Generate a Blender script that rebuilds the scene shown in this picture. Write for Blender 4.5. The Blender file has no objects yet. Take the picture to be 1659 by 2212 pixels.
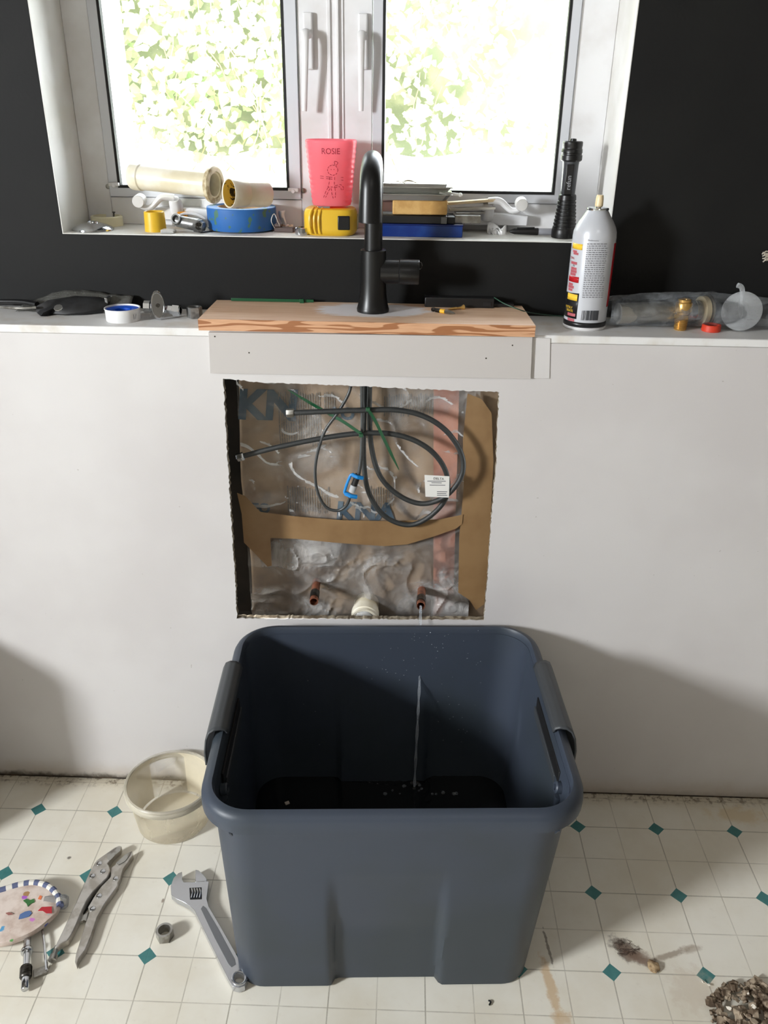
import bpy, bmesh, math, random
from mathutils import Vector, Matrix, noise
from mathutils.geometry import tessellate_polygon
random.seed(7)
SC = bpy.context.scene
COL = SC.collection
PI = math.pi

# ------------------------------------------------------------ camera
FPX, PITCH, ROLL, YAW = 1789.157, 0.45484, 0.01454, -0.02219
CAM = Vector((0.07736, -1.28717, 1.26212))
_F = Vector((math.sin(YAW)*math.cos(PITCH), math.cos(YAW)*math.cos(PITCH), -math.sin(PITCH)))
_R = Vector((math.cos(YAW), -math.sin(YAW), 0)); _U = _R.cross(_F)
cr, sr = math.cos(ROLL), math.sin(ROLL)
RR, UU, FF = _R*cr + _U*sr, -_R*sr + _U*cr, _F
cam = bpy.data.objects.new('camera', bpy.data.cameras.new('camera'))
COL.objects.link(cam); SC.camera = cam
cam.data.sensor_fit = 'VERTICAL'; cam.data.sensor_height = 24.0
cam.data.lens = 24.0*FPX/2212.0
cam.data.clip_start = 0.02
cam.matrix_world = Matrix(((RR.x, UU.x, -FF.x, CAM.x), (RR.y, UU.y, -FF.y, CAM.y), (RR.z, UU.z, -FF.z, CAM.z), (0, 0, 0, 1)))

# ------------------------------------------------------------ world, lights, exposure
SC.view_settings.view_transform = 'Standard'; SC.view_settings.look = 'None'
SC.view_settings.gamma = 1; SC.view_settings.use_curve_mapping = False
SC.view_settings.exposure = 0.0
WORLD_STRENGTH = 17.0
SUN_STRENGTH = 24.0
WINDOW_WATTS = 132.0
ROOM_WATTS = 6.0
w = bpy.data.worlds.new('world'); SC.world = w; w.use_nodes = True
nt = w.node_tree; bg = nt.nodes['Background']
bg.inputs['Color'].default_value = (0.86, 0.94, 1.0, 1); bg.inputs['Strength'].default_value = WORLD_STRENGTH
sun = bpy.data.objects.new('sun', bpy.data.lights.new('sun', 'SUN')); COL.objects.link(sun)
sun.data.energy = SUN_STRENGTH; sun.data.angle = math.radians(8)
sun.data.color = (1.0, 0.98, 0.95)
SUN_DIR = Vector((0.80, -0.22, -0.52))
sun.rotation_euler = SUN_DIR.to_track_quat('-Z', 'Y').to_euler()
sun.location = (-3, 2, 4)
def area(name, loc, target, sx, sy, watts, col):
    l = bpy.data.lights.new(name, 'AREA'); l.shape = 'RECTANGLE'; l.size = sx; l.size_y = sy; l.energy = watts; l.color = col
    o = bpy.data.objects.new(name, l); COL.objects.link(o); o.location = loc
    o.rotation_euler = (Vector(target)-Vector(loc)).to_track_quat('-Z', 'Z').to_euler(); return o
# daylight in the opening of the room's left wall window, and a fill light added under the ceiling
area('window_daylight', (-2.36, -1.95, 1.50), (0.3, -1.95, 1.50), 0.42, 0.5, WINDOW_WATTS, (0.95, 0.98, 1.0))
area('added_fill_light', (0.6, -2.3, 2.38), (0.6, -2.3, 0), 0.5, 0.5, ROOM_WATTS, (1.0, 0.97, 0.93))

# ------------------------------------------------------------ measuring helpers (pixel of the photo -> point on a real surface)
def ray(u, v): return FF + RR*((u-829.5)/FPX) - UU*((v-1106)/FPX)
def Z(u, v, z=0.0): d = ray(u, v); return CAM + d*((z-CAM.z)/d.z)
def Y(u, v, y=0.0): d = ray(u, v); return CAM + d*((y-CAM.y)/d.y)
def mpp(y): return (y-CAM.y)*1.12/FPX      # rough metres per pixel on the sill

# ------------------------------------------------------------ materials
def lin(c):
    o = []
    for x in c:
        x /= 255.0
        o.append(x/12.92 if x <= 0.04045 else ((x+0.055)/1.055)**2.4)
    return (o[0], o[1], o[2], 1)
MATS = {}
class NT:
    def __init__(s, name):
        s.m = bpy.data.materials.new(name); s.m.use_nodes = True; s.t = s.m.node_tree
        s.b = s.t.nodes['Principled BSDF']; s.out = s.t.nodes['Material Output']
    def n(s, typ, **kw):
        nd = s.t.nodes.new(typ)
        for k, v in kw.items():
            if k.startswith('_'): setattr(nd, k[1:], v)
            else: s.put(nd.inputs[k.replace('__', ' ')], v)
        return nd
    def put(s, sock, v):
        if hasattr(v, 'is_output') or isinstance(v, bpy.types.NodeSocket): s.t.links.new(v, sock)
        else: sock.default_value = v
    def math(s, op, a, b=None, c=None, clamp=False):
        nd = s.t.nodes.new('ShaderNodeMath'); nd.operation = op; nd.use_clamp = clamp
        s.put(nd.inputs[0], a)
        if b is not None: s.put(nd.inputs[1], b)
        if c is not None: s.put(nd.inputs[2], c)
        return nd.outputs[0]
    def coord(s, kind='Object'):
        return s.n('ShaderNodeTexCoord').outputs[kind]
    def noise(s, vec, scale, detail=3, rough=0.5, dist=0):
        nd = s.n('ShaderNodeTexNoise'); s.put(nd.inputs['Vector'], vec)
        nd.inputs['Scale'].default_value = scale; nd.inputs['Detail'].default_value = detail
        nd.inputs['Roughness'].default_value = rough; nd.inputs['Distortion'].default_value = dist
        return nd.outputs['Fac']
    def ramp(s, fac, lo, hi):
        nd = s.n('ShaderNodeMapRange'); s.put(nd.inputs['Value'], fac)
        nd.inputs['From Min'].default_value = lo; nd.inputs['From Max'].default_value = hi
        nd.interpolation_type = 'SMOOTHSTEP'
        return nd.outputs['Result']
    def mix(s, fac, a, b):
        nd = s.n('ShaderNodeMix'); nd.data_type = 'RGBA'
        s.put(nd.inputs[0], fac); s.put(nd.inputs[6], a); s.put(nd.inputs[7], b)
        return nd.outputs[2]
    def bump(s, h, strength=0.2, dist=0.002):
        nd = s.n('ShaderNodeBump'); nd.inputs['Strength'].default_value = strength; nd.inputs['Distance'].default_value = dist
        s.put(nd.inputs['Height'], h); s.t.links.new(nd.outputs['Normal'], s.b.inputs['Normal'])
def mat(name, c, rough=0.5, metal=0.0, c2=None, nscale=40, nlo=0.4, nhi=0.65, bump=0, bscale=200, spec=0.5, **kw):
    if name in MATS: return MATS[name]
    s = NT(name); co = s.coord()
    if c2: s.put(s.b.inputs['Base Color'], s.mix(s.ramp(s.noise(co, nscale, 4), nlo, nhi), lin(c), lin(c2)))
    else: s.b.inputs['Base Color'].default_value = lin(c)
    s.b.inputs['Roughness'].default_value = rough; s.b.inputs['Metallic'].default_value = metal
    s.b.inputs['Specular IOR Level'].default_value = spec
    if bump: s.bump(s.noise(co, bscale, 3), bump, 0.001)
    for k, v in kw.items(): s.b.inputs[k.replace('_', ' ')].default_value = v
    MATS[name] = s.m; return s.m
def see_through(name, c, opac=0.4, rough=0.3, vary=0, vscale=20, bump=0, bscale=60, metal=0):
    if name in MATS: return MATS[name]
    s = NT(name); co = s.coord()
    s.b.inputs['Base Color'].default_value = lin(c); s.b.inputs['Roughness'].default_value = rough; s.b.inputs['Metallic'].default_value = metal
    tr = s.n('ShaderNodeBsdfTransparent'); mx = s.n('ShaderNodeMixShader')
    f = opac
    if vary: f = s.math('ADD', s.math('MULTIPLY', s.ramp(s.noise(co, vscale, 6, 0.6, 0.6), 0.42, 0.68), vary), opac, clamp=True)
    fr = s.n('ShaderNodeFresnel'); fr.inputs['IOR'].default_value = 1.45
    f = s.math('ADD', f, s.math('MULTIPLY', fr.outputs[0], 0.6), clamp=True)
    s.put(mx.inputs[0], f); s.t.links.new(tr.outputs[0], mx.inputs[1]); s.t.links.new(s.b.outputs[0], mx.inputs[2])
    s.t.links.new(mx.outputs[0], s.out.inputs['Surface'])
    if bump:
        s.bump(s.noise(co, bscale, 5, 0.6, 1.5), bump, 0.004)
    MATS[name] = s.m; return s.m
def trans_mat(name, c, amount=0.5, c2=None, nscale=3):
    s = NT(name)
    col = lin(c)
    if c2: col = s.mix(s.ramp(s.noise(s.coord(), nscale, 3), 0.4, 0.6), lin(c), lin(c2))
    s.put(s.b.inputs['Base Color'], col); s.b.inputs['Roughness'].default_value = 0.45
    tl = s.n('ShaderNodeBsdfTranslucent'); s.put(tl.inputs['Color'], col)
    mx = s.n('ShaderNodeMixShader'); mx.inputs[0].default_value = amount
    s.t.links.new(s.b.outputs[0], mx.inputs[1]); s.t.links.new(tl.outputs[0], mx.inputs[2])
    s.t.links.new(mx.outputs[0], s.out.inputs['Surface']); return s.m

M_white = mat('window_plastic', (226, 226, 228), 0.35, c2=(214, 212, 212), nscale=12)
M_reveal = mat('reveal_paint', (222, 221, 218), 0.6, c2=(208, 206, 200), nscale=9, bump=0.05, bscale=90)
M_alu = mat('aluminium_sash', (206, 208, 214), 0.42, 0.1)
M_gasket = mat('gasket_rubber', (14, 14, 15), 0.6)
M_black = mat('matte_black', (9, 9, 10), 0.36)
M_blackpl = mat('black_plastic', (20, 20, 21), 0.4)
M_chrome = mat('chrome', (205, 208, 212), 0.12, 1.0)
M_steel = mat('steel', (176, 175, 170), 0.3, 0.85, c2=(136, 132, 124), nscale=60)
M_steel_d = mat('dark_steel', (92, 90, 86), 0.35, 1.0, c2=(55, 52, 48), nscale=90)
mat('tray_steel', (178, 176, 170), .25, .75)
M_brass = mat('brass', (190, 152, 88), 0.32, 0.65)
M_copper = mat('copper', (166, 104, 78), 0.38, 0.6, c2=(112, 72, 54), nscale=60)
M_zip = mat('green_nylon', (18, 74, 44), 0.35)
M_hose = mat('braided_hose', (44, 46, 46), 0.42, bump=0.5, bscale=900)
M_pvc = mat('aged_pvc', (232, 226, 210), 0.3, c2=(214, 204, 176), nscale=18)
M_ink = mat('print_ink', (60, 62, 66), 0.5)
M_kraft = mat('insulation_kraft', (158, 136, 112), 0.75, c2=(130, 110, 90), nscale=14, bump=0.3, bscale=30)
M_film = see_through('plastic_film', (205, 205, 205), 0.04, 0.07, vary=0.26, vscale=11, bump=1.0, bscale=34)
M_film2 = see_through('cloudy_film', (206, 204, 202), 0.12, 0.09, vary=0.50, vscale=10, bump=1.0, bscale=34)
M_bag = see_through('clear_bag', (185, 190, 195), 0.03, 0.07, vary=0.26, vscale=30, bump=1.0, bscale=45)
M_tubpl = see_through('milky_plastic', (222, 212, 188), 0.24, 0.35, vary=0.08, vscale=12)
M_frost = see_through('frosted_plastic', (205, 208, 210), 0.28, 0.35)
M_binm = mat('bin_plastic', (59, 66, 78), 0.42, c2=(55, 62, 69), nscale=3.5, nlo=0.4, nhi=0.6, bump=0.12, bscale=1200, spec=0.38)
M_handle = mat('bin_handle_plastic', (60, 63, 66), 0.45, bump=0.12, bscale=900)

# ------------------------------------------------------------ mesh builder
def wloc(o):
    v = Vector((0, 0, 0))
    while o is not None: v += o.location; o = o.parent
    return v
def frame(d):
    d = d.normalized(); a = Vector((0, 0, 1)) if abs(d.z) < 0.9 else Vector((0, 1, 0))
    x = a.cross(d).normalized(); return x, d.cross(x).normalized(), d
def smooth_path(pts, n=8, closed=False):
    pts = [Vector(p) for p in pts]; L = len(pts); out = []
    rng = range(L) if closed else range(L-1)
    for i in rng:
        if closed: p0, p1, p2, p3 = pts[(i-1) % L], pts[i], pts[(i+1) % L], pts[(i+2) % L]
        else: p0, p1, p2, p3 = pts[max(i-1, 0)], pts[i], pts[i+1], pts[min(i+2, L-1)]
        for k in range(n):
            t = k/n
            out.append(0.5*((2*p1)+(p2-p0)*t+(2*p0-5*p1+4*p2-p3)*t*t+(3*p1-p0-3*p2+p3)*t**3))
    if not closed: out.append(pts[-1])
    return out
class MB:
    def __init__(s): s.v = []; s.f = []
    def add(s, vs, fs):
        b = len(s.v); s.v += [Vector(p) for p in vs]; s.f += [tuple(i+b for i in f) for f in fs]; return s
    def box(s, c, size, rot=None):
        c = Vector(c); hx, hy, hz = size[0]/2, size[1]/2, size[2]/2; vs = []
        for x in (-hx, hx):
            for y in (-hy, hy):
                for z in (-hz, hz):
                    p = Vector((x, y, z))
                    if rot is not None: p = rot @ p
                    vs.append(c+p)
        return s.add(vs, [(0, 1, 3, 2), (4, 6, 7, 5), (0, 4, 5, 1), (2, 3, 7, 6), (0, 2, 6, 4), (1, 5, 7, 3)])
    def bounds(s, x0, x1, y0, y1, z0, z1): return s.box(((x0+x1)/2, (y0+y1)/2, (z0+z1)/2), (x1-x0, y1-y0, z1-z0))
    def rings(s, rings, closed=True, cap0=True, cap1=True, loop=False):
        b = len(s.v); n = len(rings[0])
        for r in rings: s.v += [Vector(p) for p in r]
        m = len(rings)
        for i in range(m if loop else m-1):
            i2 = (i+1) % m
            for j in range(n if closed else n-1):
                j2 = (j+1) % n
                s.f.append((b+i*n+j, b+i*n+j2, b+i2*n+j2, b+i2*n+j))
        if cap0 and closed and not loop: s.f.append(tuple(b+j for j in reversed(range(n))))
        if cap1 and closed and not loop: s.f.append(tuple(b+(m-1)*n+j for j in range(n)))
        return s
    def lathe(s, p0, axis, prof, n=32, cap0=True, cap1=True, x=None, poly=None):
        p0 = Vector(p0); ax = Vector(axis).normalized(); X, Yv, D = frame(ax)
        rs = []
        for t, r in prof:
            ring = []
            for k in range(n):
                a = 2*PI*k/n
                rr = r if poly is None else r*poly(a)
                ring.append(p0+D*t+X*(rr*math.cos(a))+Yv*(rr*math.sin(a)))
            rs.append(ring)
        return s.rings(rs, True, cap0, cap1)
    def cyl(s, a, b, r0, r1=None, n=24):
        a = Vector(a); b = Vector(b); return s.lathe(a, b-a, [(0, r0), ((b-a).length, r0 if r1 is None else r1)], n)
    def tube(s, pts, r, n=12, closed=False, flat=None):
        pts = [Vector(p) for p in pts]; L = len(pts); rs = []; X = None
        for i in range(L):
            if closed: d = pts[(i+1) % L]-pts[i-1]
            else: d = pts[min(i+1, L-1)]-pts[max(i-1, 0)]
            if d.length < 1e-9: d = Vector((0, 0, 1))
            d.normalize()
            if X is None: X = frame(d)[0]
            X = (X-d*X.dot(d)).normalized(); Yv = d.cross(X)
            r_ = r[i] if isinstance(r, (list, tuple)) else r
            ry = r_ if flat is None else r_*flat
            rs.append([pts[i]+X*(r_*math.cos(2*PI*k/n))+Yv*(ry*math.sin(2*PI*k/n)) for k in range(n)])
        return s.rings(rs, True, True, True, loop=closed)
    def prism(s, outline, vec, holes=()):
        loops = [[Vector(p) for p in outline]]+[[Vector(p) for p in h] for h in holes]
        tris = tessellate_polygon(loops); flat = [p for l in loops for p in l]; n = len(flat); vec = Vector(vec)
        vs = flat+[p+vec for p in flat]
        fs = [tuple(t) for t in tris]+[tuple(i+n for i in reversed(t)) for t in tris]
        k = 0
        for l in loops:
            m = len(l)
            for i in range(m): j = (i+1) % m; fs.append((k+i, k+j, k+j+n, k+i+n))
            k += m
        return s.add(vs, fs)
    def sphere(s, c, r, n=16, sc=(1, 1, 1)):
        c = Vector(c); rs = []
        for i in range(1, n):
            th = PI*i/n
            rs.append([c+Vector((r*sc[0]*math.sin(th)*math.cos(2*PI*k/n), r*sc[1]*math.sin(th)*math.sin(2*PI*k/n), -r*sc[2]*math.cos(th))) for k in range(n)])
        return s.rings(rs)
    def grid(s, fn, nu, nv):
        b = len(s.v)
        for j in range(nv+1):
            for i in range(nu+1): s.v.append(Vector(fn(i/nu, j/nv)))
        for j in range(nv):
            for i in range(nu):
                a = b+j*(nu+1)+i; s.f.append((a, a+1, a+nu+2, a+nu+1))
        return s
    def build(s, name, m, parent=None, bev=0, solid=0, angle=35, seg=2, sub=0, recalc=True, base='bottom'):
        if parent is not None: off = wloc(parent)
        else:
            xs = [p.x for p in s.v]; ys = [p.y for p in s.v]; zs = [p.z for p in s.v]
            off = Vector(((min(xs)+max(xs))/2, (min(ys)+max(ys))/2, min(zs)))
        me = bpy.data.meshes.new(name)
        me.from_pydata([p-off for p in s.v], [], s.f)
        if recalc:
            bm = bmesh.new(); bm.from_mesh(me); bmesh.ops.recalc_face_normals(bm, faces=bm.faces); bm.to_mesh(me); bm.free()
        for p in me.polygons: p.use_smooth = True
        me.set_sharp_from_angle(angle=math.radians(angle))
        me.materials.append(m)
        o = bpy.data.objects.new(name, me); COL.objects.link(o)
        if parent is not None: o.parent = parent
        else: o.location = off
        if solid: md = o.modifiers.new('s', 'SOLIDIFY'); md.thickness = solid; md.offset = 0
        if bev: md = o.modifiers.new('b', 'BEVEL'); md.width = bev; md.segments = seg; md.limit_method = 'ANGLE'; md.angle_limit = math.radians(40)
        if sub: md = o.modifiers.new('u', 'SUBSURF'); md.levels = sub; md.render_levels = sub
        return o
def tag(o, label=None, cat=None, group=None, kind=None):
    if label: o['label'] = label
    if cat: o['category'] = cat
    if group: o['group'] = group
    if kind: o['kind'] = kind
    return o
def thing(name, label, cat, loc, group=None):
    o = bpy.data.objects.new(name, None); COL.objects.link(o); o.location = Vector(loc); o.empty_display_size = 0.02
    return tag(o, label, cat, group)
def struct(o): o['kind'] = 'structure'; return o
def text2d(s, size, align='LEFT', bold=0.0):
    cu = bpy.data.curves.new('t', 'FONT'); cu.body = s; cu.size = size; cu.align_x = align; cu.fill_mode = 'BOTH'; cu.resolution_u = 3; cu.offset = bold
    ob = bpy.data.objects.new('t', cu); COL.objects.link(ob)
    dg = bpy.context.evaluated_depsgraph_get(); me = ob.evaluated_get(dg).to_mesh()
    vs = [(v.co.x, v.co.y) for v in me.vertices]; fs = [tuple(p.vertices) for p in me.polygons]
    ob.to_mesh_clear(); bpy.data.objects.remove(ob); bpy.data.curves.remove(cu)
    return vs, fs
def text_on(mb, s, size, fn, **kw):
    vs, fs = text2d(s, size, **kw)
    return mb.add([fn(x, y) for x, y in vs], fs)
def ngon(c, ax, r, n, t0, t1): return None

# ============================================================ SETTING
XL, XR, YB, ZC = -2.35, 2.2, -3.45, 2.42
ZL, ZS, YU, YF = 0.9458, 1.0672, 0.135, 0.26       # ledge height, sill height, upper wall plane, window frame plane
# --- floor
GX, GY, GR, S = -0.01736, -0.08851, 0.00362, 0.1524
fl = MB().bounds(XL-.1, XR+.1, YB-.1, 0.15, -0.05, 0.0)
s = NT('vinyl_floor'); co = s.coord()
sx = s.n('ShaderNodeSeparateXYZ'); s.put(sx.inputs[0], co); X, Yc = sx.outputs[0], sx.outputs[1]
def per(v, period): # distance to nearest multiple of period
    return s.math('ABSOLUTE', s.math('SUBTRACT', s.math('MULTIPLY', s.math('FRACT', s.math('ADD', s.math('DIVIDE', v, period), 0.5)), period), period/2))
wob = s.math('MULTIPLY', s.math('SUBTRACT', s.noise(co, 300, 2), 0.5), 0.0006)
dx, dy = per(X, S), per(Yc, S); hx, hy = per(X, S/2), per(Yc, S/2)
base = s.mix(s.ramp(s.noise(co, 5, 5, 0.6), 0.35, 0.7), lin((232, 228, 216)), lin((220, 213, 196)))
base = s.mix(s.math('MULTIPLY', s.ramp(s.noise(co, 60, 6, 0.7), 0.58, 0.75), 0.12), base, lin((150, 132, 104)))
line = s.math('SUBTRACT', 1.0, s.ramp(s.math('ADD', s.math('MINIMUM', hx, hy), wob), 0.0004, 0.0013))
line = s.math('MULTIPLY', line, s.math('ADD', 0.30, s.math('MULTIPLY', s.ramp(s.noise(co, 18, 3), 0.35, 0.65), 0.25)))
base = s.mix(line, base, lin((148, 140, 124)))
far_line = s.math('SUBTRACT', 1.0, s.ramp(s.math('ADD', s.math('MINIMUM', dx, dy), wob), 0.0004, 0.0016))
base = s.mix(s.math('MULTIPLY', far_line, 0.35), base, lin((128, 122, 106)))
dia = s.math('SUBTRACT', 1.0, s.ramp(s.math('ADD', s.math('ADD', dx, dy), wob), 0.0152, 0.0160))
base = s.mix(dia, base, s.mix(s.noise(co, 90, 3), lin((48, 108, 108)), lin((76, 132, 130))))
def blob(cx, cy, rx, ry, ang=0, nsc=40, amt=0.8, soft=0.5):
    c, q = math.cos(ang), math.sin(ang)
    ux = s.math('SUBTRACT', X, cx); uy = s.math('SUBTRACT', Yc, cy)
    a = s.math('DIVIDE', s.math('ADD', s.math('MULTIPLY', ux, c), s.math('MULTIPLY', uy, q)), rx)
    b = s.math('DIVIDE', s.math('SUBTRACT', s.math('MULTIPLY', uy, c), s.math('MULTIPLY', ux, q)), ry)
    d = s.math('SQRT', s.math('ADD', s.math('MULTIPLY', a, a), s.math('MULTIPLY', b, b)))
    d = s.math('ADD', d, s.math('MULTIPLY', s.math('SUBTRACT', s.noise(co, nsc, 5, 0.65), 0.5), 2.0*amt))
    return s.math('SUBTRACT', 1.0, s.ramp(d, 1.0-soft, 1.0))
def F2(u, v): p = Z(u, v, 0); return p.x-GX, p.y-GY
def stain(u, v, rx, ry, ang, col, k, nsc=40, amt=0.8, soft=0.6):
    global base
    x_, y_ = F2(u, v)
    base = s.mix(s.math('MULTIPLY', blob(x_, y_, rx, ry, ang, nsc, amt, soft), k), base, lin(col))
stain(1352, 2052, .036, .024, -0.7, (70, 52, 42), 0.9, 50, 0.8)
stain(1372, 2064, .040, .020, -0.5, (150, 132, 116), 0.7, 50, 0.9)
stain(1385, 2072, .04, .013, -0.5, (112, 86, 70), 0.7, 60, 0.9)
stain(1450, 2062, .046, .007, 0.35, (140, 122, 104), 0.7, 60, 0.9)
stain(1490, 2050, .026, .010, 0.2, (165, 150, 132), 0.6, 60, 0.9)
stain(1190, 2130, .011, .07, 0.15, (196, 160, 110), 0.65, 50, 1.0)
stain(1215, 2200, .020, .02, 0, (196, 162, 116), 0.6, 50, 1.0)
stain(1185, 2050, .003, .05, 0.1, (82, 66, 50), 0.7, 90, 1.5)
stain(1600, 1760, .07, .03, 0, (206, 180, 128), 0.5, 30, 1.0)
stain(1500, 2140, .05, .05, 0, (196, 178, 156), 0.35, 50, 1.0)
stain(149, 1853, .005, .005, 0, (74, 64, 52), 0.8, 60, 0.6)
stain(352, 1945, .003, .006, 0, (112, 84, 62), 0.7, 60, 0.6)
stain(700, 2140, .2, .02, 0, (150, 140, 125), 0.0, 50, 1.0)
# dirt collected along the wall, yellowing at its foot
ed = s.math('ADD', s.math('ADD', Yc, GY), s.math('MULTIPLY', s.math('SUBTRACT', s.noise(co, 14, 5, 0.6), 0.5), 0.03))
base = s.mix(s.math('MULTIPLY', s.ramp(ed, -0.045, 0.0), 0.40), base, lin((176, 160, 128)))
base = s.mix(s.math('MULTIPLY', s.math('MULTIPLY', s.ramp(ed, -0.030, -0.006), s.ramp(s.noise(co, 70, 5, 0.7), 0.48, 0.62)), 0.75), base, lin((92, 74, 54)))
s.put(s.b.inputs['Base Color'], base); s.b.inputs['Roughness'].default_value = 0.42
s.bump(s.math('MULTIPLY', line, -1), 0.25, 0.001)
o = fl.build('floor', s.m); 
me = o.data; off = o.location.copy(); o.location = (GX, GY, 0)
for v in me.vertices: v.co += off - Vector((GX, GY, 0))
struct(o)

# --- lower wall (drywall with a ragged opening cut in it)
hole = [Y(482, 817), Y(560, 826), Y(640, 829), Y(800, 835), Y(960, 843), Y(1078, 847),
        Y(1072, 1000), Y(1062, 1120), Y(1054, 1240), Y(1046, 1340), Y(820, 1338.5), Y(660, 1337), Y(512, 1336),
        Y(507, 1240), Y(499, 1120), Y(492, 1000), Y(486, 900)]
hp = []
for i in range(len(hole)):
    a, b = hole[i], hole[(i+1) % len(hole)]
    k = max(2, int((b-a).length/0.004))
    for j in range(k):
        p = a.lerp(b, j/k); jit = 0.0011
        hp.append(p+Vector((random.uniform(-jit, jit), 0, random.uniform(-jit, jit))))
wall = MB()
wall.prism([(XL, 0, 0.004), (XR, 0, 0.004), (XR, 0, ZL-0.0128), (XL, 0, ZL-0.0128)], (0, 0.0127, 0), holes=[hp])
s = NT('lower_wall_paint'); co = s.coord(); sx = s.n('ShaderNodeSeparateXYZ'); geo = s.n('ShaderNodeNewGeometry'); s.put(sx.inputs[0], geo.outputs['Position'])
c = s.mix(s.ramp(s.noise(co, 3, 4), 0.35, 0.65), lin((206, 203, 202)), lin((197, 193, 192)))
h = s.math('ADD', sx.outputs[2], s.math('MULTIPLY', s.math('SUBTRACT', s.noise(co, 16, 5, 0.65), 0.5), -0.05))
c = s.mix(s.math('MULTIPLY', s.math('SUBTRACT', 1.0, s.ramp(h, 0.0, 0.055)), 0.5), c, lin((170, 156, 134)))
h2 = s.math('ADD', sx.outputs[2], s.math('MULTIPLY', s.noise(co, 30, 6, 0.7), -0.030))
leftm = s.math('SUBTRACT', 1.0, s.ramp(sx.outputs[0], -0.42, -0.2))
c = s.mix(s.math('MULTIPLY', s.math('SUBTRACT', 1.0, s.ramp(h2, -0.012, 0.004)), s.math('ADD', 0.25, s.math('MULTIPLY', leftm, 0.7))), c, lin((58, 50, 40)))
spk = s.ramp(s.noise(co, 110, 2), 0.775, 0.79)
c = s.mix(s.math('MULTIPLY', spk, 0.35), c, lin((120, 110, 96)))
# cut gypsum / torn paper at the opening
ymask = s.ramp(sx.outputs[1], 0.0015, 0.003)
c = s.mix(ymask, c, s.mix(s.ramp(s.noise(co, 90, 4), 0.4, 0.6), lin((150, 140, 122)), lin((92, 80, 64))))
s.put(s.b.inputs['Base Color'], c); s.b.inputs['Roughness'].default_value = 0.5
s.bump(s.noise(co, 130, 3), 0.06, 0.001)
M_lower = s.m
struct(wall.build('wall_back', M_lower, angle=30))
struct(MB().bounds(XL, XR, 0.0005, 0.011, -0.004, 0.0038).build('trim_1', mat('wall_foot_gap', (46, 38, 30), 0.9, c2=(80, 66, 50), nscale=60)))
# ledge on the half wall
struct(MB().bounds(XL, XR, 0.0, YU, ZL-0.0127, ZL).build('trim_2', mat('ledge_paint', (222, 221, 220), 0.5, c2=(206, 200, 192), nscale=22, nlo=0.5, nhi=0.75), bev=0.0015))
# fascia strips under the board
fx0, fx1 = Y(449, 720, -.004).x, Y(1151, 728, -.004).x
struct(MB().prism([Y(450, 718, -.006), Y(1151, 728, -.006), Y(1147, 818.5, -.006), Y(454, 806.5, -.006)], (0, 0.0058, 0)).build('trim_3', mat('fascia_paint', (188, 183, 180), 0.45), bev=0.0006))
struct(MB().prism([Y(1150, 729, -.0015), Y(1189, 731, -.0015), Y(1187, 818, -.0015), Y(1146, 817.5, -.0015)], (0, 0.0012, 0)).build('trim_4', M_lower, bev=0.0004))

nh = [(538, 762, -.0062), (1107, 746, -.0062), (1050, 774, -.0062), (464, 727, -.0062)]
for u, v, yy in nh:
    q = Y(u, v, yy); struct(MB().lathe(q, (0, -1, 0), [(0, .0013), (.0002, .0012)], 8).build('trim_%d' % (6+nh.index((u, v, yy))), mat('nail_hole', (58, 50, 44), .9)))
# --- upper wall, black, with window opening
WX0, WX1 = -0.4932, 0.4060
M_bw = mat('black_wall_paint', (13, 13, 13), 0.7, c2=(17, 17, 16), nscale=6, bump=0.25, bscale=160, spec=0.3)
up = MB()
up.prism([(XL, YU, ZL-.0127), (XR, YU, ZL-.0127), (XR, YU, ZC), (XL, YU, ZC)], (0, 0.014, 0), holes=[[(WX0-.0016, YU, ZS-.0016), (WX1+.0016, YU, ZS-.0016), (WX1+.0016, YU, 2.0216), (WX0-.0016, YU, 2.0216)]])
struct(up.build('wall_window', M_bw))
rv = MB()
rv.bounds(WX0-0.0014, WX1+0.0014, YU+0.0002, 0.36, ZS-0.0014, ZS)
rv.bounds(WX0-0.0014, WX0, YU+0.0002, 0.36, ZS, 2.02)
rv.bounds(WX1, WX1+0.0014, YU+0.0002, 0.36, ZS, 2.02)
rv.bounds(WX0-0.0014, WX1+0.0014, YU+0.0002, 0.36, 2.02, 2.0214)
rv.bounds(WX0-0.06, WX1+0.06, YU+0.015, 0.36, ZS-0.06, ZS-0.002).bounds(WX0-0.06, WX0-0.002, YU+0.015, 0.36, ZS-.002, 2.06).bounds(WX1+0.002, WX1+0.06, YU+0.015, 0.36, ZS-.002, 2.06).bounds(WX0-.06, WX1+.06, YU+.015, 0.36, 2.022, 2.06)
struct(rv.build('trim_5', M_reveal))
# --- window frame, two casements
ZT = 1.96
fr = MB()
sashes = [(-0.4480, -0.1105, -0.4300, -0.1325), (0.0140, 0.3460, 0.0322, 0.3290)]   # outer x0,x1, glass x0,x1
zb0, zb1 = 1.1140, 1.1305
# frame pieces
fr.bounds(WX0, -0.4490, YF, 0.36, ZS, ZT+.06); fr.bounds(0.3470, WX1, YF, 0.36, ZS, ZT+.06)
fr.bounds(-0.1095, 0.0130, YF, 0.36, ZS, ZT+.06)
for x0, x1, _, _ in sashes: fr.bounds(x0-.001, x1+.001, YF, 0.36, ZS, zb0-0.001); fr.bounds(x0-.001, x1+.001, YF, 0.36, ZT, ZT+.06)
win = fr.build('window_1', M_white, bev=0.0015); struct(win)
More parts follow.
